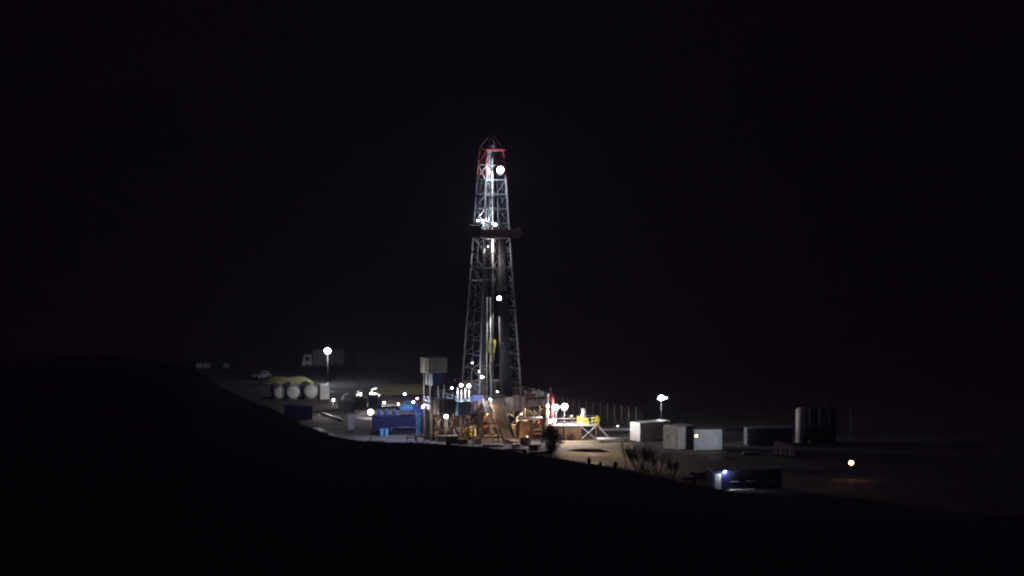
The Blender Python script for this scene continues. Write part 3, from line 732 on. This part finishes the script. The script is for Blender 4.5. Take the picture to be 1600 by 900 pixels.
tag(kb, kb['label'], 'kerb'); q_.build('kerb_block', conc, kb)
# three round tanks
k = 0
for px, py, lab, dia in ((437, 625, 'leftmost of three grey cylindrical tanks lying with round ends facing', 2.2), (457.5, 625.5, 'middle of three grey cylindrical tanks lying with round ends facing', 2.45),
                    (485.5, 624.5, 'rightmost of three grey cylindrical tanks, its top lit by the pole lamp', 2.5)):
    t = thing('cylindrical_tank', lab, 'tank', G(px, py), R(10), 'cylindrical tanks lying in a row')
    r = dia/2; zc = r+.28
    MB().lathe((0, 0, zc), [(.01, -.32), (r*.5, -.26), (r*.85, -.12), (r, 0), (r, .2), (r*1.03, .22), (r*1.03, .3), (r, .32), (r, 7.0), (r*.85, 7.2), (.01, 7.4)], 28, 'Y').build('shell', palegrey, t)
    MB().lathe((0, 2.6, zc+r-.05), [(.4, 0), (.4, .25), (.45, .25), (.45, .32), (.02, .36)], 14).build('manhole', palegrey, t)
    for y in (1.0, 5.6): MB().box((0, y, .3), (dia*.8, .4, .6)).build('saddle', steel, t)
oriented('equipment_box', 'white equipment box with a pale roof right of the cylindrical tanks', 'box', 501, 624, 1.5, 2.2, 2.5, 12, palegrey, white, doors=False)
oriented('blue_container', 'dark navy container partly sunk behind the foreground slope on the left', 'container', 446, 656, 4.6, 2.4, 2.3, 6, navy, navy)
# lamp pole 1
def pole_lamp(px, py, by, lab, heads, watts, r):
    b = G(px, by); top = P(px, py, b.y)
    t = thing('light_pole', lab, 'light pole', b)
    MB().tube((0, 0, 0), (0, 0, top.z-.2), .09, 8, .06).build('pole', steel, t)
    MB().lathe((0, 0, 0), [(.35, 0), (.35, .25), (.14, .3)], 10).build('footing', conc, t)
    MB().box((0, 0, top.z-.25), (heads*.8 if heads > 1 else .4, .1, .1)).build('crossarm', steel, t)
    for i in range(heads):
        x = i*.85
        rr = r if i == 0 else r*.38
        a_ = V((0, -.9, -.4)).normalized(); q3 = V((0, 0, 1)).rotation_difference(a_).to_matrix()
        hd = MB().lathe((0, 0, 0), [(rr*.35, -rr), (rr*.9, -rr*.6), (rr*1.08, 0), (rr, .03)], 14); hd.v = [tuple(q3 @ V(v) + V((x, -.1, top.z))) for v in hd.v]
        hd = hd.build('lamp_head', steel, t)
        ln = MB().lathe((0, 0, 0), [(rr*.98, rr*.02), (rr*.9, rr*.25), (rr*.6, rr*.45), (.01, rr*.55)], 14); ln.v = [tuple(q3 @ V(v) + V((x, -.1, top.z))) for v in ln.v]
        ln.build('lens', lens_cool if i == 0 else lens_small, hd)
        if watts: add_light(t, V((x, -.1, top.z)) + a_*1.5, watts if i == 0 else watts*.2, COOL)
    return t
pole_lamp(512, 548, 600, 'steel light pole with one bright white lamp at the far left of the site', 1, 1800, .60)
pole_lamp(1033, 621.5, 672, 'steel light pole with a bright twin lamp behind the right containers', 2, 750, .50)
# banks behind
shadow_strip = mat('dark shadow strip earth', (.05, .042, .035), .9, 0, .4, .6, .5)  # dark colour imitating a strip of shadow
def bank(x0, y0, x1, y1, wd, hg, lab, bm_=None):
    a, b = G(x0, y0), G(x1, y1); d = (b-a); L = d.length
    t = MB(); n_ = int(L/.8)+1; prof = [(-wd, -.1), (-wd*.55, hg*.6), (-wd*.2, hg*.95), (wd*.25, hg), (wd*.6, hg*.55), (wd, -.1)]
    for i in range(n_+1):
        f = i/n_; e = min(1, min(f, 1-f)*n_/2.2)
        for u_, z_ in prof:
            nn = noise.noise(V((i*.5, u_*1.3, 2.2)))
            t.v.append((-L/2 + L*f, u_*(.6+.4*e) + .25*nn, z_*(.15+.85*e)*(1+.22*nn)))
    m_ = len(prof)
    for i in range(n_):
        for j in range(m_-1): t.f.append([i*m_+j, (i+1)*m_+j, (i+1)*m_+j+1, i*m_+j+1]); t.sm.append(True)
    o = t.build('earth_bank', bm_ or straw, None, (a+b)/2); o.rotation_euler = (0, 0, math.atan2(d.y, d.x))
    return tag(o, lab, 'earth bank')
bank(590, 615, 674, 614, 2.6, 1.75, 'straw yellow earth bank behind the blue mud tank')
bank(408, 599, 490, 598, 2.6, 1.15, 'straw yellow earth bank behind the three cylindrical tanks')
# far truck and car
tr = thing('box_truck', 'pale truck cab with a dark cargo box parked at the back of the site', 'truck', G(470, 576), R(14))
q_ = MB().prism([(0, .7), (.1, 1.5), (.45, 2.75), (2.0, 2.85), (2.0, .7)], -1.15, 1.15); cabm = q_.build('cab', palegrey, tr)
MB().prism([(.12, 1.58), (.42, 2.55), (.38, 2.55), (.08, 1.58)], -1.0, 1.0).build('windscreen', glass, tr)
MB().box((1.1, -1.17, 2.05), (.9, .04, .75)).build('side_window', glass, cabm)
MB().box((0, 0, .62), (.2, 2.2, .35)).build('bumper', steel, tr)
MB().box((5.3, 0, 2.3), (6.2, 2.45, 2.9)).build('cargo_box', steel, tr)
MB().box((4.2, 0, .7), (8.4, 1.0, .25)).build('chassis', steel, tr)
for x in (1.1, 5.6, 7.0):
    for y in (-1.05, 1.05): MB().lathe((x, y, .5), [(.2, -.16), (.5, -.14), (.5, .14), (.2, .16)], 16, 'Y').build('wheel', black, tr)
def car(px, py, rz, lab, m):
    t = thing('parked_car', lab, 'car', G(px, py), rz)
    MB().prism([(-2.1, .35), (-2.15, .75), (-2.0, .95), (-1.0, 1.0), (1.0, 1.02), (1.95, .85), (2.1, .6), (2.1, .35)], -.85, .85).build('body', m, t)
    MB().prism([(-1.75, .96), (-1.35, 1.45), (.2, 1.48), (1.05, .98)], -.72, .72).build('cabin', m, t)
    q_ = MB()
    q_.box((-.35, -.735, 1.2), (1.5, .02, .32)); q_.box((-.35, .735, 1.2), (1.5, .02, .32)); q_.build('side_window', glass, t)
    MB().box((.68, 0, 1.24), (.03, 1.25, .55), ry=R(-58)).build('windscreen', glass, t)
    for x in (-1.3, 1.3):
        for y in (-.8, .8): MB().lathe((x, y, .32), [(.15, -.1), (.32, -.1), (.32, .1), (.15, .1)], 14, 'Y').build('wheel', black, t)
    for y in (-.6, .6): MB().box((2.1, y, .7), (.06, .32, .14)).build('headlight', white, t)
    return t
car(408, 592, R(-120), 'pale grey car parked at the far left behind the slope', grey)
car(1088, 752, R(-140), 'grey car parked at the left end of the blue site cabin', palegrey)
for k, (px, py, lab) in enumerate(((312, 574.5, 'left concrete block near the fence at the far left'), (323, 574.5, 'second concrete block near the fence at the far left'), (352, 575, 'concrete block right of the others by the far fence'))):
    t = MB().box((0, 0, .4), (1.3, .8, .8)).prism([(-.6, .8), (.6, .8), (.5, .92), (-.5, .92)], -.35, .35).build('concrete_block', conc, None, G(px, py)); t.rotation_euler = (0, 0, .3*k)
    tag(t, lab, 'concrete block')

# ------------------------------------------------------------------ shaker platform right of the rig
sh = thing('shaker_platform', 'raised steel platform with railings and stair right of the rig', 'platform', G(893, 688) + V((0, 2.0, 0)), R(6))
ZS = 2.55
MB().box((0, 0, ZS-.1), (8.2, 4.2, .2)).build('deck', galv, sh)
for x in (-3.9, -1.3, 1.3, 3.9):
    for y in (-1.95, 1.95): MB().box((x, y, (ZS-.2)/2), (.2, .2, ZS-.22)).build('leg', rust, sh)
q_ = MB().tube((1.3, -1.95, .1), (3.9, -1.95, ZS-.2), .07, 5).tube((3.9, -1.95, .1), (1.3, -1.95, ZS-.2), .07, 5); q_.build('brace', galv, sh)
MB().box((-1.3, -1.2, (ZS-.3)/2), (5.0, 1.0, ZS-.5)).build('skirt_panel', rust, sh)
railing([(-4.0, -2.0), (4.0, -2.0)], ZS, 'railing', galv, sh, 1.1, 1.3, .035)
railing([(-4.0, 2.0), (4.0, 2.0)], ZS, 'railing', galv, sh, 1.1, 1.3, .035)
q_ = MB()
for y in (-1.0, 0): q_.box((5.2, y-.6, ZS/2), (math.hypot(ZS, 2.2), .08, .24), ry=math.atan2(ZS, 2.2))
for k in range(1, 9): q_.box((4.1+2.2*k/9, -1.1, ZS*(1-k/9)), (.28, .95, .04))
q_.build('stair', galv, sh)
shp = sh.matrix_basis
t = thing('shale_shaker', 'yellow shale shaker machine at the right end of the platform', 'shaker', shp @ V((1.9, -.6, ZS)), R(6))
MB().box((0, 0, .25), (1.9, 1.4, .5)).build('base', yellow, t)
MB().prism([(-.9, .5), (.9, .6), (.9, 1.0), (-.9, 1.25)], -.6, .6).build('screen_basket', yellow, t)
for x in (-.75, .75): MB().tube((x, -.62, .1), (x, -.62, 1.0), .07, 6).build('spring', steel, t)
MB().lathe((0, 0, 1.3), [(.22, -.4), (.22, .4)], 12, 'X').build('vibrator', galv, t)
t = thing('white_tank', 'slim upright white tank glowing behind the yellow shaker', 'tank', shp @ V((2.1, .6, ZS)), R(6))
MB().lathe((0, 0, 0), [(.36, 0), (.36, 2.3), (.2, 2.42), (.02, 2.45)], 16).build('shell', white, t)
MB().tube((-.55, -.2, 0), (-.55, -.2, 1.5), .06, 6).build('side_pipe', white, t)
t = thing('yellow_railing', 'yellow safety railing closing the right end of the platform', 'railing', shp @ V((3.95, 0, ZS)), R(6))
q_ = MB()
for z in (.15, .65, 1.2): q_.tube((-.75, -2.0, z), (.4, -2.0, z), .06, 6).tube((.4, -2.0, z), (.4, 1.9, z), .05, 6)
for p in ((-.75, -2.0), (-.15, -2), (.4, -2.0), (.4, 0), (.4, 1.9)): q_.tube((*p, 0), (*p, 1.25), .06, 6)
q_.build('rails', yellow, t)
t = thing('gas_separator', 'red upright separator vessel with a white vent pipe on its left', 'vessel', G(861.5, 689) + V((0, 1.2, 0)), 0)
MB().lathe((0, 0, 0), [(.4, 0), (.4, .3), (.45, .5), (.45, 6.8), (.3, 7.3), (.12, 7.5), (.1, 8.6)], 16).build('vessel_body', darkred, t)
MB().tube((-.62, -.45, 0.2), (-.62, -.45, 7.4), .17, 10).build('vent_pipe', white, t)
MB().lathe((-.62, -.45, 7.4), [(.17, 0), (.3, .2), (.3, .5), (.05, .7)], 12).build('vent_cap', steel, t)
for z in (1.5, 4.0, 6.3): MB().box((-.35, -.3, z), (.7, .5, .1)).build('clamp', steel, t)
flood(P(869, 636, 600), 'left of two glaring floodlights above the shaker platform', .44, lens_white, 1700, PINK, aim=(-.1, -1, -.3))
tf = flood(P(882, 635, 600), 'right of two glaring floodlights above the shaker platform', .54, lens_white, 2000, PINK, aim=(.15, -1, -.3))
flood(P(865.5, 657, 594.5), 'large lower lamp on the front left corner of the shaker platform', .36, lens_pink, 700, PINK, aim=(.2, -1, -.4))
flood(P(859.5, 658.5, 594.5), 'small lamp touching the large lower lamp by the vent pipe', .24, lens_pink, 200, PINK, aim=(-.3, -1, -.2))
flood(P(856, 634, 598.9), 'pinkish lamp on the white vent pipe of the red separator', .22, lens_pink, 350, PINK, aim=(-.1, -1, -.1), name='work_lamp', cat='lamp')
flood(P(908, 661, 596.8), 'small lamp lighting the yellow shaker', .14, lens_white, 1500, NEUT, aim=(.3, -.9, .1), off=(.45, -.9, .8), name='work_lamp', cat='lamp')
flood(P(893, 650, 595.4), 'sodium floodlight on the platform railing lighting the gravel road', .13, lens_warm, 8000, SOD, aim=G(962, 720) - P(893, 650, 595.4), kind='SPOT', angle=64, off=tuple((G(962, 720) - P(893, 650, 595.4)).normalized()*.5))
bank(886, 704, 952, 706, 1.3, .5, 'low dark ridge added as a shadow strip along the gravel road', shadow_strip)  # ridge added to draw the dark shadow strip across the gravel
for k, (px, lab) in enumerate(((869, 'left thin mast under the twin floodlights'), (882, 'right thin mast under the twin floodlights'))):
    b = V((P(px, 640, 600.4).x, 600.4, 0)); t = thing('lamp_mast', lab, 'mast', b)
    MB().tube((0, 0, 0), (0, 0, P(px, 640, 600.4).z), .06, 6).build('mast_tube', steel, t); MB().box((0, 0, .04), (.4, .4, .08)).build('base_plate', steel, t)
add_light(tf, (.6, -.35, .1), 9000, (.9, .95, .95), 'SPOT', G(1085, 690) + V((0, 0, 1.5)) - P(882, 635, 600), 34, .15, 1.0)  # extra spot added to this floodlight to brighten the right containers
# settling tank and brown equipment between rig and platform
t = thing('settling_tank', 'rust brown open settling tank between the rig and the platform', 'tank', G(836, 676) + V((0, 3.0, 0)), R(10))
MB().box((0, 0, 1.2), (4.4, 2.4, 2.4)).build('tank_body', rust, t)
q_ = MB()
for k in range(6): q_.box((-2.0+.8*k, -1.25, 1.2), (.1, .1, 2.36))
q_.build('stiffener', rust, t)
railing([(-2.1, -1.1), (2.1, -1.1), (2.1, 1.1), (-2.1, 1.1), (-2.1, -1.1)], 2.4, 'railing', galv, t, 1.0, 1.4, .03)
t = thing('horizontal_pipe', 'pale pipe line running level between the rig and the red separator', 'pipe', G(829, 690), 0)
zp = P(829, 653, G(829, 690).y).z
MB().tube((-2.2, 0, zp), (1.9, .2, zp+.05), .12, 8).build('line', white, t)
for x in (-2.0, 1.7): MB().box((x, 0, zp/2-.05), (.14, .14, zp-.15)).build('support', rust, t)
# pipe racks on the right of the platform
for k, (px, py, lab) in enumerate(((962, 676, 'farther rack of pale pipes on the gravel right of the platform'), (958, 690, 'nearer rack of pale pipes on the gravel right of the platform'))):
    t = thing('pipe_rack', lab, 'pipe rack', G(px, py), R(3))
    for x in (-2.0, 2.0): MB().box((x, 0, .2), (.25, 1.9, .4)).build('sleeper', rust, t)
    for j in range(7): MB().tube((-2.7+.1*(j % 3), -.75+.25*j, .5), (2.6+.12*(j % 2), -.75+.25*j, .5), .10, 8).build('pipe', palegrey, t)
flood(P(965, 666, 620), 'tiny lamp low by the fence behind the pipe racks', .13, lens_small, 120, NEUT, aim=(0, -1, -.2), name='work_lamp', cat='lamp')
b = V((P(965, 666, 620.3).x, 620.3, 0)); t = thing('lamp_stake', 'short stake holding the tiny lamp behind the pipe racks', 'stake', b)
MB().tube((0, 0, 0), (0, 0, P(965, 667, 620.3).z), .05, 6).build('stake_tube', galv, t); MB().box((0, 0, .03), (.3, .3, .06)).build('base_plate', steel, t)

# ------------------------------------------------------------------ containers on the right
oriented('site_container', 'white container with its bright doors facing the rig, leftmost on the right', 'container', 1000, 690, 6.06, 2.44, 2.95, 36, white, white)
c2 = oriented('office_container', 'squat pale office container in the middle of three, with a white door', 'container', 1060, 702, 3.7, 3.3, 3.5, 42, white, white, doors=False)
MB().box((-1.85, -.5, 1.1), (.06, 1.1, 2.0)).build('door', white, c2)
MB().box((-1.85, .95, 1.8), (.06, .6, .6)).build('window', glass, c2)
c3 = oriented('grey_container', 'grey container with an orange lamp at its left corner', 'container', 1085, 703, 4.4, 2.4, 3.2, 4, palegrey, palegrey, doors=False)
MB().box((1.2, -1.27, 1.3), (.9, .06, 2.0)).build('door', palegrey, c3)
flood(P(1088, 681, G(1085, 703).y-.4), 'glowing orange wall lamp at the corner of the grey container', .24, lens_orange, 9, (1, .55, .25), aim=(0, -1, -.1), name='wall_lamp', cat='lamp')
oriented('dim_container', 'long dim grey container between the orange lamp and the silos', 'container', 1168, 696, 7.4, 2.44, 2.7, 8, grey, grey)
b = G(1134, 712); b.z = .9
flood(b, 'tiny ground lamp on the gravel in front of the grey container', .10, lens_small, 1000, COOL, aim=(-.45, .85, .25), kind='SPOT', angle=125, off=(-.42, .75, .38), name='ground_lamp', cat='lamp')
t = thing('lamp_stake', 'short stake carrying the tiny ground lamp before the grey container', 'stake', G(1134, 711.8))
MB().tube((0, 0, 0), (0, 0, .75), .04, 6).build('stake_tube', galv, t); MB().box((0, 0, .03), (.3, .3, .06)).build('base_plate', steel, t)
# silos; lit and shaded looks are put in by lighter and darker materials
for k, (px, lab, m) in enumerate(((1251.5, 'leftmost upright silo, coloured lighter as the lit one', white), (1268.5, 'second upright silo from the left, coloured dark for shade', steel), (1284, 'third upright silo from the left, coloured dark for shade', steel), (1298.5, 'rightmost upright silo, coloured darkest for shade', darksteel))):
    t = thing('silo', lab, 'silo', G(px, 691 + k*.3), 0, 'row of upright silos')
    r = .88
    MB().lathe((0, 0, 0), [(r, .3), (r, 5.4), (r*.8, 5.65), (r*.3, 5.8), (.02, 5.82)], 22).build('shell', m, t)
    MB().lathe((0, 0, 0), [(r*1.08, 0), (r*1.08, .3)], 22).build('plinth', conc, t)
    q_ = MB().tube((-.2+.6, -r-.12, .3), (-.2+.6, -r-.12, 6.7), .03, 4).tube((.75, -r-.02, .3), (.75, -r-.02, 6.7), .03, 4)
    for j in range(20): q_.tube((.4, -r-.12, .5+.3*j), (.75, -r-.02, .5+.3*j), .02, 4)
    q_.build('ladder', galv, t)
sk = thing('waste_skip', 'grey open skip with a sloping side in front of the silos', 'skip', G(1230, 712), R(-38))
MB().prism([(-1.9, .15), (1.9, .15), (2.1, 1.1), (-2.05, 2.15)], -.9, .9).build('body', white, sk)
q_ = MB()
for x in (-1.3, -.4, .5, 1.4): q_.box((x, -.93, .75), (.1, .06, 1.1))
q_.build('rib', palegrey, sk)
t = thing('plank_stack', 'low stack of pale planks on the gravel behind the blue site cabin', 'planks', G(1172, 711), R(3))
for j in range(3): MB().box((.06*j, 0, .12+.16*j), (2.6-.2*j, .8, .14)).build('plank', palegrey, t)
# blue site cabin with eave lamp
bc = thing('site_cabin', 'dark blue site cabin with a lamp under its pale roof edge', 'cabin', G(1164, 766) + V((0, 2.2, 0)), R(14))
Lc = 10.6
house_box(bc, Lc, 3.2, 3.0, navy, galv, 0, bluep)
MB().box((0, -1.95, 3.06), (Lc+.3, .7, .1)).build('eave', white, bc)
MB().box((-4.6, -1.66, 1.35), (.95, .08, 2.4)).build('door', palegrey, bc)
for x in (-1.9, .7, 3.5):
    wn = MB().box((x, -1.66, 1.75), (1.3, .06, .9)).build('window', glass, bc)
    MB().box((x, -1.69, 1.27), (1.4, .14, .06)).build('sill', white, wn)
MB().box((-1.0, -2.4, .08), (4.0, 1.0, .16)).build('doorstep', conc, bc)
lp = bc.matrix_basis @ V((-3.6, -1.85, 2.86))
flood(lp, 'bright white lamp under the eave of the blue site cabin', .24, lens_cool, 340, COOL, aim=(.25, -.6, -.7), name='wall_lamp', cat='lamp')
# amber lamp far right
b = G(1330, 748); t_ = P(1330, 723, b.y)
flood(t_, 'amber lamp glowing alone at the far right', .36, lens_amber, 14, (1, .6, .28), aim=(0, -1, -.2), name='post_lamp', cat='lamp')
q_ = thing('lamp_pole', 'short steel pole under the lone amber lamp at the far right', 'pole', b + V((0, .3, 0)))
MB().tube((0, 0, 0), (0, 0, t_.z-.1), .07, 6).build('mast', steel, q_); MB().box((0, 0, .05), (.5, .5, .1)).build('base_plate', steel, q_)
for px, py, lab in ((1329, 690, 'taller faint pale post right of the silos'), (1335, 692, 'shorter faint pale post right of the silos')):
    b = G(px, py); t = thing('marker_post', lab, 'post', b)
    MB().tube((0, 0, 0), (0, 0, 5.2 if px < 1330 else 4.0), .05, 6).build('pole', grey, t); MB().box((0, 0, .05), (.4, .4, .1)).build('base_plate', conc, t)

# ------------------------------------------------------------------ perimeter fence
def fence(pts, lab, hgt=3.0, step=2.6, fm=None):
    P0 = V((G(*pts[0]).x, G(*pts[0]).y, 0))
    t = thing('perimeter_fence', lab, 'fence', P0)
    wires = MB(); pp = MB().tube((0, 0, -.1), (0, 0, hgt), .055, 6).tube((0, 0, hgt), (0, -.35, hgt+.35), .045, 5)
    first = None
    for (a, b) in zip(pts, pts[1:]):
        A, B = G(*a)-P0, G(*b)-P0; A.z = B.z = 0
        k = max(1, int((B-A).length/step))
        for i in range(k):
            p = A + (B-A)*i/k
            if first is None: first = pp.build('post', fm or galv, t, p)
            else:
                c = first.copy(); COL.objects.link(c); c.parent = t; c.location = p
        for z in [.1+.28*j for j in range(11)]: wires.tube(A+V((0, 0, z)), B+V((0, 0, z)), .008, 3)
    wires.build('wire', fm or galv, t)
fence([(300, 573), (430, 570), (560, 575), (660, 590)], 'tall wire fence with steel posts along the far left edge', fm=steel)
fence([(826, 640), (905, 654), (1005, 668)], 'tall wire fence with steel posts behind the shaker platform', 3.0, 1.8)

# small gear lying round the rig foot
def trestle(p, rz, lab):
    t = thing('steel_trestle', lab, 'trestle', p, rz); q_ = MB().box((0, 0, 1.0), (1.6, .16, .16)); q_.build('beam', rust, t)
    for x in (-.7, .7):
        for y in (-.4, .4): MB().tube((x, y, 0), (x*.9, 0, .94), .05, 5).build('leg', rust, t)
trestle(G(643, 689), .2, 'left rusty trestle in front of the blue mud tank'); trestle(G(657, 691), -.2, 'right rusty trestle in front of the blue mud tank')
def crate(p, rz, m, lab, sz=(1.4, 1.0, .9)):
    t = thing('steel_crate', lab, 'crate', p, rz); x, y, z = sz
    MB().box((0, 0, z/2+.1), (x, y, z)).build('body', m, t)
    q_ = MB()
    for a in (-x/2, x/2):
        for b_ in (-y/2, y/2): q_.box((a, b_, z/2+.1), (.1, .1, z+.06))
    for b_ in (-y*.3, y*.3): q_.box((0, b_, .05), (x, .12, .1))
    q_.build('frame', steel, t)
crate(G(690, 690), .3, rust, 'rusty crate in front of the left end of the rig'); crate(G(707, 692), -.1, olive, 'olive crate in front of the left end of the rig', (1.9, 1.0, 1.1))
crate(G(722, 693), .15, olive, 'low olive crate in front of the yellow lamp', (1.6, 1.1, .7)); crate(G(745, 693), .5, rust, 'small rusty crate just left of the rig stair', (1.0, .9, .8))
crate(G(806, 700), .2, cream, 'pale crate on the gravel right of the pipe ramp', (1.1, .8, .6)); crate(G(835, 703), -.4, rust, 'rusty crate on the gravel in front of the settling tank', (1.5, 1.0, .8))
def reel(p, rz, lab):
    t = thing('cable_reel', lab, 'reel', p, rz)
    MB().lathe((0, 0, .8), [(.75, -.5), (.78, -.45), (.78, -.4), (.4, -.38), (.4, .38), (.78, .4), (.78, .45), (.75, .5)], 18, 'Y').build('drum', rust, t)
    MB().lathe((0, 0, .8), [(.55, -.36), (.58, 0), (.55, .36)], 16, 'Y').build('cable', black, t)
    for y in (-.55, .55): MB().tube((-.6, y, 0), (0, y, .8), .05, 5).tube((.6, y, 0), (0, y, .8), .05, 5).build('stand', steel, t)
reel(G(821, 697), .6, 'cable reel on a stand right of the ramp foot'); reel(G(678, 688), 1.2, 'cable reel on a stand below the white post')
for k, (px, py, rz, lab) in enumerate(((806, 704, .1, 'leftmost pipe bundle on the ground in front of the rig'), (842, 709, .25, 'pipe bundle lying in front of the dark bush'), (770, 698, -.05, 'pipe bundle at the foot of the pipe ramp'))):
    t = thing('pipe_bundle', lab, 'pipes', G(px, py), rz)
    for j in range(6): MB().tube((-1.7+.13*(j % 3), .2*(j % 3), .09 + .17*(j//3)), (1.6+.1*(j % 2), .2*(j % 3), .09 + .17*(j//3)), .085, 8).build('pipe', (rust, palegrey)[j % 2], t)
hs = thing('mud_hose', 'black hose looping over the gravel from the rig to the mud tank', 'hose', G(668, 684))
MB().path([V((2.6 - .28*k, .9*math.sin(k*.55), .1 + .02*math.sin(k))) for k in range(24)], .09, 7).build('hose_tube', black, hs)
for x in (-3.85, 2.6): MB().lathe((x, .9*math.sin((2.6-x)/.28*.55), .1), [(.1, -.12), (.15, -.1), (.15, .1), (.1, .12)], 10, 'X').build('coupling', galv, hs)
# ------------------------------------------------------------------ shrubs and bare trees by the near edge
def branch(mb, p, d, L, r, depth, spread):
    n_ = 3; q_ = p
    for i in range(n_):
        d = (d + V((random.uniform(-.22, .22), random.uniform(-.22, .22), random.uniform(-.02, .16)))).normalized()
        nx = q_ + d*(L/n_); mb.tube(q_, nx, r*(1-i*.2), 5 if depth > 1 else 3, r*(1-(i+1)*.2), False); q_ = nx
        if depth > 0:
            for _ in range(2 if depth > 1 else 2):
                e = (d + V((random.uniform(-spread, spread), random.uniform(-spread, spread), random.uniform(0, .5)))).normalized()
                branch(mb, q_, e, L*random.uniform(.45, .7), r*.5, depth-1, spread)
def shrub(px, py, hgt, stems, lab, spread=.9, wide=.5, name='bare_shrub', depth=3, group=None, r=.05):
    b = G(px, py); t = thing(name, lab, 'shrub' if 'shrub' in name else 'tree', b, 0, group)
    tr_ = MB(); cr_ = MB()
    for s_ in range(stems):
        a = random.uniform(0, 6.28); q0 = V((math.cos(a)*wide*random.random(), math.sin(a)*wide*random.random(), -.1))
        d = V((math.cos(a)*.3*wide*2, math.sin(a)*.3*wide*2, 1)).normalized()
        tr_.tube(q0, q0 + d*hgt*.3, r*1.2, 5, r, False)
        branch(cr_, q0 + d*hgt*.3, d, hgt*.42, r, depth, spread)
    tr_.build('trunk', bark, t); cr_.build('branches', bark, t)
    return t
shrub(978, 731, 4.0, 1, 'thin bare sapling, leftmost of the bare plants by the gravel road', .5, .1, 'bare_tree', r=.06)
shrub(998, 735, 3.9, 9, 'bushy bare shrub in front of the white container', .9, 1.0)
shrub(1013, 738, 4.3, 12, 'tallest bare shrub by the gravel road in front of the containers', .9, 1.3)
shrub(1028, 741, 3.6, 9, 'bare shrub at the right end of the clump by the gravel road', .9, 1.0)
shrub(1046, 745, 2.6, 8, 'low bare shrub right of the clump in front of the office container', .9, 1.0)
def leafy(px, py, w_, hgt, lab, n_=900, z=None, at_=None, lf=(.07, .15)):
    b = at_ or G(px, py); t = thing('leafy_bush', lab, 'bush', b)
    m_ = MB(); cl = []
    for i in range(14):
        f = (i+.5)/14; rr = (.45 + .55*math.sin(math.pi*min(1, f*1.15)))*w_*.62
        cl.append((V((random.uniform(-.5, .5)*rr, random.uniform(-.5, .5)*rr, hgt*(.08 + .80*f))), rr*random.uniform(.7, 1.0)))
    for _ in range(n_):
        c, r_ = random.choice(cl)
        d = V((random.gauss(0, 1), random.gauss(0, 1), random.gauss(0, 1))).normalized()*r_*random.random()**.4
        p = c + d
        if p.z < .02: continue
        e1 = V((random.gauss(0, 1), random.gauss(0, 1), random.gauss(0, 1))).normalized(); e2 = e1.orthogonal().normalized()
        s_ = random.uniform(*lf)
        m_._add([p-e1*s_, p-e2*s_*.5, p+e1*s_, p+e2*s_*.5], [(0, 1, 2, 3)])
    m_.build('foliage', leaf, t)
    st_ = MB()
    for c, r_ in cl[3:]: st_.tube((c.x*.1, c.y*.1, -.1), c, .05, 5, .02, False)
    st_.build('stem', bark, t)
leafy(862, 708, 2.6, 4.7, 'dense dark bush in front of the lower platform lamp', 4200, lf=(.07, .17))
def crest_pt(px, off=0):
    Y = YC + off; x = (px-800)/F*Y; return V((x, Y, ground_z(x, Y)))
for px, w_, h_, lab in ((921, .35, .75, 'small dark bush on the slope edge below the gravel road, leftmost of three'), (939, .22, .45, 'smallest dark bush of three on the slope edge below the road'),
                        (963, .45, .8, 'dark bush on the slope edge, rightmost of three below the road'), (700, .3, .3, 'tiny dark bush on the slope edge below the rig'), (820, .3, .35, 'low dark bush on the slope edge right of the ramp')):
    leafy(0, 0, w_, h_, lab, 420, at_=crest_pt(px, -1))

gm = MB()
for _ in range(9000):
    px = random.uniform(150, 1400); Y = YC + random.uniform(-14, 5); x = (px-800)/F*Y; z = ground_z(x, Y)
    hgt = random.uniform(.08, .3)*(1 + max(0, noise.noise(V((x*.35, 0, 4))))*1.6); a = random.uniform(0, 3.14); dx, dy = .02*math.cos(a), .02*math.sin(a)
    lx, ly = random.uniform(-.12, .12), random.uniform(-.12, .12)
    gm._add([(x-dx, Y-dy, z-.1), (x+dx, Y+dy, z-.1), (x+lx+dx*.6, Y+ly, z+hgt*.6), (x+lx*2, Y+ly*2, z+hgt), (x+lx-dx*.6, Y+ly, z+hgt*.6)], [(0, 1, 2, 3, 4)])
gr = gm.build('dry_grass', mat('dry grass', (.09, .075, .04), .9, 0, .4, 2)); gr['kind'] = 'stuff'
# ------------------------------------------------------------------ night haze: one closed box of thin air round everything
hzm = bpy.data.materials.new('thin night haze'); hzm.use_nodes = True
nt = hzm.node_tree
for n_ in list(nt.nodes):
    if n_.type != 'OUTPUT_MATERIAL': nt.nodes.remove(n_)
pv = nt.nodes.new('ShaderNodeVolumePrincipled'); pv.inputs['Color'].default_value = (.80, .72, .98, 1)
pv.inputs['Density'].default_value = .0002; pv.inputs['Anisotropy'].default_value = .1
nt.links.new(pv.outputs[0], [n_ for n_ in nt.nodes if n_.type == 'OUTPUT_MATERIAL'][0].inputs['Volume'])
hz = MB().box((0, 840, 60), (1600, 2000, 240)).build('haze', hzm); hz['kind'] = 'stuff'

# ------------------------------------------------------------------ render settings
S.render.engine = 'CYCLES'
S.view_settings.view_transform = 'Standard'; S.view_settings.look = 'None'
S.view_settings.exposure = 0; S.view_settings.gamma = 1
S.cycles.max_bounces = 4; S.cycles.diffuse_bounces = 2; S.cycles.glossy_bounces = 2
S.cycles.sample_clamp_indirect = 2.0
S.cycles.use_light_tree = True
S.cycles.use_denoising = True
S.cycles.pixel_filter_type = 'BLACKMAN_HARRIS'; S.cycles.filter_width = 2.0
